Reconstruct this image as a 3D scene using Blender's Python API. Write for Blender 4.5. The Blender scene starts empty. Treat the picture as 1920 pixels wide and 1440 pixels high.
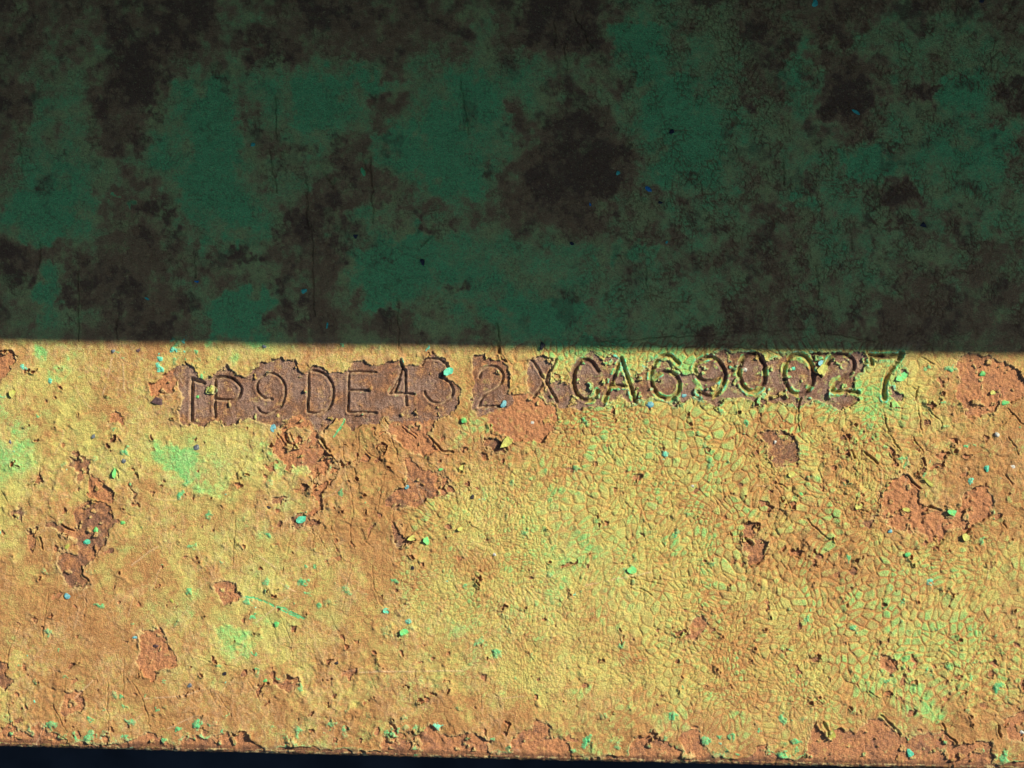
import bpy, math, time
import numpy as np
from mathutils import Vector
T0 = time.time()
S = 0.007                     # one photo pixel (of 1920) in scene units; 1 unit = 10 mm
sc = bpy.context.scene
sc.unit_settings.scale_length = 0.01
C = sc.collection

# ------------------------------------------------------------------ camera
cd = bpy.data.cameras.new("camera"); cam = bpy.data.objects.new("camera", cd); C.objects.link(cam)
CAM_H = 26.0
cam.location = (0, 0, CAM_H)
cd.sensor_width = 36.0; cd.lens = 36.0 * CAM_H / (1920 * S)
cd.clip_start = 0.1; cd.clip_end = 5000
sc.camera = cam

# ------------------------------------------------------------------ sky, sun, exposure
SUN_EL, SUN_AZ = math.radians(37), math.radians(60)          # azimuth clockwise from +Y
sdir = Vector((math.sin(SUN_AZ) * math.cos(SUN_EL), math.cos(SUN_AZ) * math.cos(SUN_EL), math.sin(SUN_EL)))
w = bpy.data.worlds.new("World"); sc.world = w; w.use_nodes = True
nt = w.node_tree
bg = nt.nodes["Background"]
sky = nt.nodes.new("ShaderNodeTexSky"); sky.sky_type = 'NISHITA'; sky.sun_disc = False
sky.sun_elevation = SUN_EL; sky.sun_rotation = SUN_AZ
sky.air_density = 1.0; sky.dust_density = 0.3; sky.ozone_density = 3.0
nt.links.new(sky.outputs[0], bg.inputs[0]); bg.inputs[1].default_value = 0.062
ld = bpy.data.lights.new("sun", 'SUN'); lo = bpy.data.objects.new("sun", ld); C.objects.link(lo)
ld.energy = 5.0; ld.angle = math.radians(0.5); ld.color = (1.0, 0.87, 0.68)
lo.rotation_euler = (-sdir).to_track_quat('-Z', 'Y').to_euler()
sc.view_settings.view_transform = 'Standard'; sc.view_settings.look = 'None'
sc.view_settings.exposure = 0.42; sc.view_settings.gamma = 1.0

# ------------------------------------------------------------------ noise and distance helpers
def hsh(ix, iy, seed):
    h = (ix.astype(np.int64) * 374761393 + iy.astype(np.int64) * 668265263 + seed * 1442695041) & 0xFFFFFFFF
    h = ((h ^ (h >> 13)) * 1274126177) & 0xFFFFFFFF
    h = ((h ^ (h >> 16)) * 2246822519) & 0xFFFFFFFF
    return ((h ^ (h >> 15)) & 0xFFFFFF).astype(np.float32) / np.float32(0xFFFFFF)
_tabs = {}
def vnoise(x, y, seed):
    """smooth value noise, 0..1"""
    if seed not in _tabs: _tabs[seed] = np.random.RandomState(seed).rand(256, 256).astype(np.float32)
    t = _tabs[seed]
    fx = np.floor(x); fy = np.floor(y)
    ix = fx.astype(np.int32) & 255; iy = fy.astype(np.int32) & 255
    u = (x - fx).astype(np.float32); v = (y - fy).astype(np.float32)
    u = u * u * (3 - 2 * u); v = v * v * (3 - 2 * v)
    ix1 = (ix + 1) & 255; iy1 = (iy + 1) & 255
    a = t[ix, iy]; b = t[ix1, iy]; c = t[ix, iy1]; d = t[ix1, iy1]
    return (a + (b - a) * u) * (1 - v) + (c + (d - c) * u) * v
def fbm(x, y, sx, seed, oct=3, sy=None, gain=0.5):
    sy = sy or sx; r = 0; a = 1; tot = 0
    for o in range(oct):
        ca, sa = math.cos(o * 0.9 + 0.35), math.sin(o * 0.9 + 0.35)
        X_ = x / sx; Y_ = y / sy
        r = r + a * vnoise((X_ * ca - Y_ * sa) * 2 ** o + 17.3 * o, (X_ * sa + Y_ * ca) * 2 ** o + 9.1 * o, seed + o)
        tot += a; a *= gain
    return r / tot
def sst(a, b, x):
    t = np.clip((x - a) / (b - a), 0, 1); return t * t * (3 - 2 * t)
def voronoi(x, y, size, seed, jit=0.9):
    x = x / size; y = y / size
    fx = np.floor(x); fy = np.floor(y)
    f1 = np.full(x.shape, 9.0, np.float32); f2 = f1.copy(); idr = np.zeros(x.shape, np.float32)
    dx1 = np.zeros(x.shape, np.float32); dy1 = dx1.copy()
    t1 = np.random.RandomState(seed).rand(256, 256).astype(np.float32)
    t2 = np.random.RandomState(seed + 77).rand(256, 256).astype(np.float32)
    ix = fx.astype(np.int32); iy = fy.astype(np.int32)
    for i in (-1, 0, 1):
        for j in (-1, 0, 1):
            a = (ix + i) & 255; b = (iy + j) & 255
            px = t1[a, b]; py = t2[a, b]
            dx = (fx + i + 0.5 + (px - .5) * jit - x).astype(np.float32)
            dy = (fy + j + 0.5 + (py - .5) * jit - y).astype(np.float32)
            d = np.sqrt(dx * dx + dy * dy)
            m = d < f1
            f2 = np.where(m, f1, np.minimum(f2, d)); f1 = np.where(m, d, f1)
            idr = np.where(m, (px * 7.13 + py * 3.7) % 1.0, idr)
            dx1 = np.where(m, dx, dx1); dy1 = np.where(m, dy, dy1)
    return (f2 - f1) * size, idr, dx1, dy1
def tr(ox, oy, s, pts): return [(ox + s * a, oy + s * b) for a, b in pts]
A_ = lambda *p: tr(240, 620, .2917, p)
B_ = lambda *p: tr(760, 620, .2917, p)
C_ = lambda *p: tr(1300, 620, .2917, p)
D_ = lambda *p: tr(0, 780, .2917, p)
E_ = lambda *p: tr(0, 1100, .2917, p)
F_ = lambda *p: tr(1400, 860, .2708, p)
G_ = lambda *p: tr(1400, 1150, .2708, p)
H_ = lambda *p: tr(700, 1150, .3125, p)
M_ = lambda *p: tr(900, 760, .28125, p)
N_ = lambda *p: tr(480, 780, .28125, p)
K1 = lambda *p: tr(320, 660, .14583, p)
K2 = lambda *p: tr(560, 660, .14583, p)
K3 = lambda *p: tr(800, 640, .14583, p)
K4 = lambda *p: tr(1040, 640, .14583, p)
K5 = lambda *p: tr(1280, 640, .14583, p)
K6 = lambda *p: tr(1480, 640, .14583, p)
K7 = lambda *p: tr(1640, 640, .18053, p)
K8 = lambda *p: tr(0, 620, .1875, p)

# ------------------------------------------------------------------ grid of the plate's top face
def grow(start, step, n, g, sgn):
    out = []; v = start
    for i in range(n): step *= g; v += sgn * step; out.append(v)
    return out
dxp = 1.36
xs = np.arange(-20, 1940.1, dxp)
xs = np.array(grow(xs[0], dxp, 44, 1.13, -1)[::-1] + list(xs) + grow(xs[-1], dxp, 44, 1.13, 1))
vt = np.arange(-10, 628, 2.6)
vb = np.arange(628, 1393, 1.36)
VEND = vb[-1]
vs = np.array(grow(vt[0], 2.6, 26, 1.13, -1)[::-1] + list(vt) + list(vb))
NX, NV = len(xs), len(vs)
X, V = np.meshgrid(xs.astype(np.float32), vs.astype(np.float32))
def y_edge(x): return 1391.0 + 0.0285 * x - 2.6e-6 * x * x
EO = (y_edge(np.clip(X, -900, 2900)) - VEND)
Y = V + EO * sst(900, VEND, V)
DE = y_edge(X) - Y                                  # distance to the plate's lower edge
print("grid", X.shape)

n12a = fbm(X, Y, 14, 11, 3); n12b = fbm(X, Y, 14, 21, 3)
n4a = fbm(X, Y, 4.5, 31, 2); n4b = fbm(X, Y, 4.5, 41, 2)
WX = X + (n12a - .5) * 13 + (n4a - .5) * 7.5
WY = Y + (n12b - .5) * 13 + (n4b - .5) * 7.5
SX = X + (n12a - .5) * 3; SY = Y + (n12b - .5) * 3
big1 = fbm(X, Y, 70, 51, 4, gain=.62); big2 = fbm(X, Y, 46, 61, 4, gain=.62); big3 = fbm(X, Y, 30, 71, 4, gain=.6)

def win(pts, m):
    px = [p[0] for p in pts]; py = [p[1] for p in pts]
    i0, i1 = np.searchsorted(xs, [min(px) - m, max(px) + m])
    j0, j1 = np.searchsorted(vs, [min(py) - m - (50 if min(py) > 880 else 0), max(py) + m])
    return slice(max(j0, 0), min(j1 + 1, NV)), slice(max(i0, 0), min(i1 + 1, NX))
def pdist(x, y, pts, closed=False):
    d2 = np.full(x.shape, 1e9, np.float32)
    q = list(zip(pts[:-1], pts[1:])) + ([(pts[-1], pts[0])] if closed else [])
    for (ax, ay), (bx, by) in q:
        ex, ey = bx - ax, by - ay; L = ex * ex + ey * ey + 1e-9
        t = np.clip(((x - ax) * ex + (y - ay) * ey) / L, 0, 1)
        d2 = np.minimum(d2, (x - ax - t * ex) ** 2 + (y - ay - t * ey) ** 2)
    return np.sqrt(d2)
def inside(x, y, pts):
    r = np.zeros(x.shape, bool); n = len(pts)
    for i in range(n):
        (ax, ay), (bx, by) = pts[i], pts[(i + 1) % n]
        if ay == by: continue
        c = ((ay > y) != (by > y)) & (x < (bx - ax) * (y - ay) / (by - ay) + ax)
        r ^= c
    return r
def smoothpoly(p, n=4, closed=False):
    """Catmull-Rom through the points"""
    P = [np.array(q, float) for q in p]; out = []
    if closed: P = [P[-1]] + P + [P[0], P[1]]
    else: P = [2 * P[0] - P[1]] + P + [2 * P[-1] - P[-2]]
    for i in range(1, len(P) - 2):
        for k in range(n):
            t = k / n
            out.append(tuple(.5 * (2 * P[i] + (P[i + 1] - P[i - 1]) * t + (2 * P[i - 1] - 5 * P[i] + 4 * P[i + 1] - P[i + 2]) * t * t + (3 * P[i] - P[i - 1] - 3 * P[i + 1] + P[i + 2]) * t ** 3)))
    if not closed: out.append(tuple(P[-2]))
    return out
def ell(cx, cy, rx, ry, n=20, rot=0):
    return [(cx + rx * math.cos(a) * math.cos(rot) - ry * math.sin(a) * math.sin(rot), cy + rx * math.cos(a) * math.sin(rot) + ry * math.sin(a) * math.cos(rot)) for a in [2 * math.pi * k / n for k in range(n + 1)]]

# ------------------------------------------------------------------ what the photograph shows, in its pixels
# bare patches: (outline, rust hue 0 purple .. 1 orange, label)
PATCH = [
 (A_((300,230),(360,210),(430,230),(460,290),(500,305),(545,300),(620,230),(640,225),(700,260),(760,300),(800,265),(850,205),(920,190),(1000,182),(1060,200),(1090,235),(1150,265),(1180,220),(1230,225),(1290,270),(1400,260),(1440,215),(1520,195),(1600,220),(1640,215),(1700,190),(1740,185),(1770,230),(1850,225),(1900,190),(1960,150),(2050,190),(2060,220),(2035,290),(2090,320),(2130,370),(2125,440),(2105,500),(2060,540),(1990,560),(1900,600),(1800,610),(1770,600),(1700,580),(1640,560),(1600,600),(1500,605),(1440,640),(1400,560),(1330,570),(1280,640),(1230,670),(1180,600),(1110,545),(1040,560),(1000,600),(960,640),(920,610),(850,590),(780,560),(700,590),(620,600),(560,590),(480,610),(400,605),(340,600),(325,520),(350,430),(320,350),(270,300)), .12, 'purple brown bare strip under the first seven stamped characters'),
 (A_((1000,600),(1060,545),(1120,540),(1180,590),(1210,650),(1240,690),(1270,760),(1310,790),(1360,860),(1360,910),(1310,980),(1260,1040),(1240,1110),(1200,1090),(1180,1000),(1190,920),(1150,870),(1030,860),(930,770),(940,710),(990,670)), .8, 'orange bare patch curling down below the stamped digit 9 and letter D'),
 (A_((300,240),(330,290),(310,330),(290,410),(240,400),(150,420),(130,400),(140,350),(200,330),(220,290)), .85, 'pale orange bare patch left of the first stamped digit'),
 (N_((860,40),(980,20),(1180,20),(1160,150),(1190,190),(1240,230),(1180,240),(1120,280),(1080,250),(1010,230),(980,220),(970,170),(880,100)), .85, 'orange bare patch under the stamped digits 4 and 3'),
 (N_((1000,290),(1040,280),(1100,350),(1180,370),(1280,400),(1290,440),(1250,480),(1280,530),(1220,550),(1130,550),(1080,620),(1010,600),(920,610),(860,590),(870,540),(930,490),(1000,480),(1010,420),(1020,380)), .5, 'jagged reddish bare patch in the middle of the left half'),
 (N_((240,670),(310,650),(340,680),(430,710),(380,750),(310,720),(250,760)), .3, 'small grey brown bare patch like a bow tie'),
 (N_((110,530),(220,545),(160,610),(120,580)), .3, None),
 (N_((890,740),(920,690),(945,770),(1000,810),(1050,775),(970,870),(930,840)), .25, 'V shaped dark bare patch'),
 (N_((735,740),(775,733),(742,800)), .4, None),
 (N_((1525,150),(1620,160),(1680,250),(1600,250),(1530,220)), .25, 'small wedge of bare steel under the raised green flake'),
 (B_((530,530),(600,500),(680,480),(700,410),(800,400),(880,450),(960,480),(975,560),(960,650),(880,720),(750,715),(690,710),(640,670),(560,640),(540,590)), 1.0, 'round orange bare patch between the stamped digit 2 and letter X'),
 (B_((430,170),(500,150),(510,180),(590,180),(620,190),(650,240),(680,290),(660,370),(660,400),(720,420),(690,480),(530,520),(480,550),(430,500),(420,420),(440,320),(430,240)), .15, 'purple brown bare patch round the eighth stamped character 2'),
 (B_((790,190),(880,165),(950,175),(940,330),(1000,335),(1060,330),(1075,220),(1120,160),(1210,130),(1260,190),(1310,140),(1370,210),(1420,250),(1500,225),(1560,190),(1640,180),(1700,200),(1760,270),(1840,280),(1870,200),(1960,150),(2080,130),(2270,150),(2390,150),(2550,140),(2930,140),(2970,190),(2950,260),(2900,280),(2890,330),(2910,440),(2870,490),(2790,500),(2710,480),(2650,440),(2530,490),(2410,460),(2250,480),(2190,430),(2090,430),(2050,460),(2000,510),(1920,430),(1840,430),(1750,480),(1700,460),(1640,440),(1560,430),(1490,440),(1440,470),(1380,420),(1270,480),(1180,495),(1130,510),(1060,490),(990,490),(970,470),(900,450),(800,400),(785,300)), .1, 'grey brown bare strip under the stamped characters from X to the last 2'),
 (K6((1080,170),(1420,165),(1500,150),(1470,230),(1440,330),(1390,350),(1360,230),(1080,215)), .05, None),
 (K6((1270,590),(1340,590),(1430,700),(1400,770),(1300,700)), .0, 'grey bare spot at the foot of the stamped digit 7'),
 (K6((1400,370),(1520,380),(1540,430),(1450,480)), .0, None),
 (D_((455,255),(580,285),(575,370),(510,440),(480,430),(500,380),(470,330)), .35, 'bare patch at the top of the group near the left side'),
 (D_((590,380),(660,400),(735,490),(720,560),(600,530),(560,500)), .7, None),
 (D_((490,590),(560,540),(700,560),(730,640),(720,690),(700,760),(690,830),(640,860),(590,930),(540,970),(530,1020),(575,1080),(520,1110),(430,1110),(400,1050),(380,960),(400,880),(500,880),(480,800),(430,760),(290,700),(300,670),(400,700),(490,740),(490,660)), .4, 'largest bare patch near the left side, grey at its foot'),
 (D_((180,730),(240,710),(230,800),(200,880),(180,850)), .4, None),
 (D_((130,575),(160,610),(150,660),(80,660),(90,610)), .35, None),
 (D_((240,400),(260,330),(275,430),(220,445)), .5, None),
 (D_((830,440),(860,480),(890,510),(860,525)), .4, None),
 (D_((1365,1080),(1440,1060),(1510,1070),(1545,1130),(1530,1190),(1450,1210),(1400,1170)), .7, 'round bare patch with a pale rim left of the green scratch'),
 (E_((900,290),(960,265),(1040,260),(1070,350),(1100,400),(1135,500),(1080,530),(1010,540),(1000,600),(990,610),(900,520),(870,480),(900,430)), .8, 'orange bare patch with a dark fleck in its middle'),
 (E_((410,660),(530,680),(545,740),(520,810),(420,840),(390,780),(420,720)), .75, 'small star shaped orange bare patch low on the left'),
 (E_((-30,450),(20,470),(40,490),(40,560),(95,605),(30,660),(-30,640)), .3, None),
 (E_((-30,960),(40,880),(80,870),(130,920),(200,960),(210,900),(260,875),(310,920),(325,1010),(-30,1010)), .7, 'orange bare patch at the lower edge in the left corner'),
 (E_((640,970),(690,950),(700,1010),(660,1020)), .8, None),
 (E_((850,980),(960,930),(1040,960),(1050,1040),(900,1050)), .8, None),
 (E_((1150,990),(1190,960),(1200,1010),(1160,1040)), .8, None),
 (E_((1250,960),(1300,970),(1400,960),(1480,930),(1580,930),(1650,1030),(1700,1070),(1280,1060)), .7, None),
 (K8((1120,820),(1160,800),(1240,860),(1220,960),(1170,900),(1080,940)), .75, None),
 (K8((-80,180),(100,190),(160,240),(100,340),(50,460),(-80,560)), .75, None),
 (C_((400,650),(560,640),(640,670),(665,740),(675,830),(600,880),(540,870),(480,800),(460,720)), .35, 'grey and orange bare patch below the two stamped zeros'),
 (F_((960,200),(1000,140),(1100,110),(1180,180),(1200,220),(1180,300),(1260,330),(1350,350),(1370,400),(1440,420),(1470,330),(1490,240),(1560,200),(1650,190),(1710,280),(1700,380),(1640,440),(1450,480),(1380,500),(1320,600),(1280,570),(1250,520),(1100,490),(1000,480),(950,400),(940,300)), .9, 'large orange bare patch near the right side'),
 (F_((-20,440),(90,440),(80,510),(30,560),(150,580),(120,680),(70,740),(0,740),(-20,600)), .5, None),
 (F_((800,440),(890,410),(850,490)), .3, None),
 (K7((860,170),(980,120),(1250,180),(1420,240),(1500,330),(1600,430),(1600,560),(1440,620),(1300,600),(1290,700),(1080,780),(940,780),(900,650),(840,560),(880,400),(840,260)), .82, 'broad orange brown bare patch at the right side beside the shadow edge'),
 (G_((400,1060),(430,840),(470,740),(500,800),(560,850),(640,800),(760,830),(840,740),(940,730),(1080,860),(1200,840),(1350,820),(1440,910),(1560,900),(1700,880),(1700,1060)), .65, 'long reddish bare patch along the lower edge on the right'),
 (G_((1780,720),(1990,660),(1990,900),(1800,860)), .8, None),
 (G_((930,280),(1010,300),(1040,380),(1000,410),(930,370)), .7, None),
 (G_((420,290),(500,300),(490,340),(440,330)), .4, None),
 (G_((60,940),(130,910),(150,960),(100,1060),(20,1060)), .7, None),
 (H_((50,760),(110,700),(180,720),(200,770),(330,680),(350,670),(400,740),(490,730),(560,710),(660,740),(700,770),(690,810),(690,880),(50,880)), .65, 'scalloped reddish bare patch along the lower edge near the middle'),
 (H_((830,760),(900,710),(950,700),(960,640),(1020,640),(1050,680),(1060,750),(1160,750),(1200,880),(830,880)), .7, None),
 (H_((1530,890),(1560,740),(1620,740),(1680,700),(1750,770),(1840,830),(1860,890)), .7, None),
 (H_((1830,760),(1880,690),(1940,700),(2040,880),(1990,880),(1880,830)), .7, None),
 (tr(960,640,.5556,[(610,940),(650,925),(655,960),(620,1010),(580,1010)]), .7, 'small oblong orange bare patch amid the cracked paint'),
 (tr(480,640,.5556,[(70,1160),(110,1120),(150,1140),(110,1190)]), .7, None),
 (tr(480,640,.5556,[(0,1160),(25,1150),(20,1190),(0,1200)]), .7, None),
]
# paint left standing inside bare patches
ISLAND = [
 (A_((1010,650),(1080,612),(1170,620),(1190,665),(1110,740),(1080,755),(1020,690)), .1),
 (B_((930,340),(955,200),(1060,190),(1050,325)), .5),
 (B_((1400,180),(1560,150),(1545,250),(1500,300),(1440,290)), .5),
 (B_((1730,220),(1860,200),(1880,280),(1800,290)), .9),
 (C_((440,120),(600,150),(560,185),(450,190)), .2),
 (K6((340,380),(420,340),(500,350),(410,465)), .0),
 (A_((505,370),(545,345),(565,370),(540,405),(515,400)), .6),
 (K4((780,720),(840,690),(880,760),(900,860),(760,860)), .1),
 (F_((1180,180),(1230,150),(1340,170),(1340,330),(1260,320),(1200,230)), .4),
 (D_((420,840),(450,800),(465,830),(440,870)), .4),
]
# stamped characters: (char, half width, depth, strokes)
def cv(*p): return smoothpoly(p)
CH = [
 ('1', 5.2, 8.0, [K1((275,345),(270,600),(262,880)), K1((275,345),(420,400))]),
 ('P', 4.4, 7.0, [K1((572,345),(565,600),(560,840)), smoothpoly(K1((575,335),(700,325),(800,345),(880,420),(900,490),(875,570),(810,618),(720,625),(590,612)))]),
 ('9', 3.9, 5.0, [smoothpoly(K1((1300,610),(1210,600),(1140,540),(1105,460),(1120,370),(1190,295),(1290,272),(1390,320),(1450,410),(1470,510),(1455,610),(1415,690),(1350,755),(1270,795),(1190,790),(1115,720)))]),
 ('D', 4.2, 6.5, [K2((125,255),(120,520),(115,775)), smoothpoly(K2((125,250),(230,248),(330,290),(410,370),(442,480),(438,600),(405,690),(340,755),(230,788),(120,780)))]),
 ('E', 3.8, 6.0, [K2((645,262),(635,760)), K2((645,262),(985,258)), K2((650,492),(900,496)), K2((640,776),(1000,780))]),
 ('4', 4.2, 6.0, [K2((1335,220),(1170,530)), K2((1290,350),(1230,530)), K2((1170,540),(1480,542)), K2((1310,100),(1340,220),(1368,250),(1378,680))]),
 ('3', 3.7, 4.5, [smoothpoly(K3((-70,310),(-20,245),(100,222),(210,262),(270,330),(240,410),(170,455),(240,490),(315,560),(338,650),(290,740),(180,795),(70,780),(-10,700),(-25,650)))]),
 ('2', 3.8, 5.0, [smoothpoly(K3((680,470),(700,385),(780,328),(870,325),(950,380),(980,460),(945,550),(860,610),(760,665),(700,750),(665,835))), K3((660,838),(1000,836))]),
 ('X', 4.0, 5.5, [K3((1350,240),(1520,500),(1680,780)), K3((1660,240),(1530,490),(1370,720))]),
 ('C', 5.0, 7.0, [smoothpoly(K4((550,380),(470,270),(370,240),(290,300),(245,420),(240,560),(285,680),(360,748),(450,760),(520,710),(550,640)))]),
 ('A', 4.6, 7.0, [K4((845,220),(740,500),(630,780)), K4((850,220),(930,450),(1030,775)), K4((720,575),(925,575))]),
 ('6', 5.0, 6.5, [smoothpoly(K4((1585,285),(1500,205),(1400,185),(1300,260),(1250,380),(1240,520),(1280,640),(1370,720),(1470,740),(1565,680),(1605,580),(1570,470),(1480,402),(1380,405),(1280,470)))]),
 ('9', 4.8, 6.5, [smoothpoly(K5((500,420),(430,498),(320,520),(230,495),(170,415),(160,320),(230,232),(330,208),(430,240),(505,330),(535,430),(510,560),(450,660),(380,708),(280,690),(200,640)))]),
 ('0', 5.0, 7.0, [tr(1280,640,.14583, ell(888,405,168,245,20,-.05))]),
 ('0', 5.0, 7.0, [tr(1280,640,.14583, ell(1487,425,188,262,20,-.04))]),
 ('2', 4.6, 6.0, [smoothpoly(K6((480,300),(530,210),(620,172),(720,178),(805,240),(825,330),(770,410),(680,470),(600,530),(550,610),(550,645))), K6((560,648),(880,655))]),
 ('7', 5.6, 7.5, [K6((1030,192),(1430,192)), K6((1040,200),(1040,290)), smoothpoly(K6((1440,150),(1400,230),(1320,340),(1250,450),(1215,600),(1215,740)))]),
]
# cracks: (strength, points)
CR = [(1, N_(*p)) for p in [
 [(580,170),(590,300),(600,400),(640,500),(645,640),(630,860)],[(690,90),(680,250),(660,400),(640,460)],[(900,110),(950,300)],
 [(700,210),(840,310),(920,325),(960,300)],[(1000,290),(1020,380)],[(860,370),(830,540),(790,700),(730,840),(760,860)],[(1120,550),(1160,600),(1215,670)],
 [(1430,720),(1540,800),(1560,880)],[(910,600),(915,680),(960,790)],[(240,780),(200,920),(180,1060)],[(380,760),(440,830),(480,910)],
 [(380,780),(380,930),(400,1020),(390,1180),(370,1280)],[(500,700),(520,850),(590,980)],[(640,990),(600,1180),(570,1300)],[(780,1000),(790,1150),(850,1290)],
 [(1240,430),(1250,500),(1290,540)],[(560,640),(450,740),(380,860)],[(980,60),(1080,130)],[(1240,590),(1300,650)],[(520,1290),(600,1310)]]]
CR += [(1, D_(*p)) for p in [[(1510,640),(1500,950)],[(260,290),(255,400)],[(10,480),(60,560)],[(310,1100),(275,1420)],[(560,1130),(540,1300)],[(830,430),(880,570)],[(800,630),(860,640),(880,620)],[(850,900),(840,860)],[(1080,760),(1060,800)]]]
CR += [(1, E_(*p)) for p in [[(130,240),(60,430),(30,560)],[(1240,440),(1340,480),(1530,520)],[(1590,580),(1660,700),(1670,740)],[(1345,660),(1390,760)],[(1400,690),(1490,830)],[(1540,530),(1450,650)],[(900,680),(950,800),(965,920)],[(690,600),(700,1000)],[(795,450),(795,780)],[(830,580),(900,680)],[(60,700),(60,900)],[(1800,200),(1880,360),(1880,460)],[(1760,240),(1770,280)],[(340,760),(430,930)]]]
CR += [(1.6, q) for q in [C_((690,430),(670,560),(680,640)),F_((750,270),(745,340),(860,380)),F_((420,420),(500,500),(600,590)),K7((480,160),(600,240)),K7((440,480),(430,620),(490,950)),K7((100,740),(130,950),(270,1130)),K7((570,700),(690,850),(690,920)),K7((1310,890),(1440,750),(1380,700)),K7((400,1000),(510,1160)),K7((1540,860),(1440,760)),
 B_((600,30),(605,130),(640,190)),B_((600,30),(595,-40)),G_((1000,320),(1045,385)),G_((850,540),(920,590)),G_((490,290),(510,320)),F_((1370,330),(1440,380),(1370,400)),F_((200,170),(280,200)),F_((1790,120),(1840,180)),F_((1780,430),(1800,480)),A_((1640,560),(1670,610)),A_((1760,620),(1850,690)),D_((740,350),(760,400)),D_((170,450),(260,400)),
 K7((1380,990),(1460,1110),(1480,1190)),M_((1230,1190),(1010,1150)),M_((1010,1150),(1000,1230)),M_((1060,1220),(1140,1260)),N_((150,120),(200,190)),N_((230,110),(250,200))]]
CR += [(3.2, q) for q in [G_((530,750),(560,830),(590,860)),G_((930,710),(1000,770),(1060,840)),G_((1360,770),(1370,830),(1450,900)),G_((1740,780),(1750,850)),N_((195,130),(210,180),(265,215)),N_((430,145),(460,195),(495,230)),N_((1165,150),(1240,230),(1315,243)),N_((1380,320),(1365,380)),K5((1520,730),(1500,850)),K6((330,410),(400,460)),F_((1110,115),(1170,185),(1200,215)),F_((1250,330),(1340,350)),F_((1540,470),(1500,540)),F_((1350,570),(1310,620)),F_((0,560),(30,590)),K3((910,20),(930,150),(960,230),(1020,270)),A_((1245,690),(1280,760)),D_((530,970),(535,1020),(575,1065)),D_((260,780),(275,850)),D_((395,700),(470,740)),C_((1005,770),(1040,820)),C_((1100,780),(1180,850)),B_((345,890),(360,860)),B_((610,720),(660,770))]]
for p in [[(585,420),(587,500),(590,590)],[(148,500),(150,640)],[(745,560),(748,652)],[(697,300),(700,420)],[(38,262),(40,320)],[(575,330),(578,430),(570,425),(590,432)],[(517,180),(519,262)],[(505,280),(520,360)],[(624,328),(626,352),(604,318)],[(506,283),(535,284)],[(506,289),(533,290)],[(864,150),(870,200),(880,250)],[(365,475),(367,520)],[(222,600),(220,636)],[(75,450),(76,500)],[(790,462),(812,442)],[(1040,40),(1042,90)],[(1075,20),(1110,90)],[(1060,80),(1062,130)],[(1240,30),(1262,50)],[(1645,330),(1648,390)],[(1468,300),(1472,350)],[(1558,280),(1560,330)],[(1594,430),(1600,470)],[(1020,325),(1028,322)],[(680,300),(700,330)],[(1530,500),(1535,560)],[(1210,500),(1215,560)],[(1130,640),(1500,615),(1640,640)]]:
    CR.append((1.3, p))
LIGHT_SCR = [D_((850,960),(960,870),(1020,840)), E_((930,720),(1180,700),(1340,650)), E_((1080,910),(1250,830)), tr(480,640,.5556,[(350,1115),(700,1112)]), tr(480,640,.5556,[(0,950),(110,860)]), D_((1800,1070),(1900,1130)), K8((1130,240),(1090,430),(1030,640)), K8((1235,330),(1240,580),(1300,720)), N_((20,930),(130,1010)), M_((700,1200),(1140,1110)), H_((0,345),(240,350)), E_((600,600),(480,720))]
GREEN_SCR = [D_((1560,1160),(1640,1165),(1760,1220),(1925,1300)), N_((0,1215),(100,1255),(190,1280),(320,1350)), N_((560,90),(610,0)), A_((1320,680),(1390,590),(1400,540))]
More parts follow.
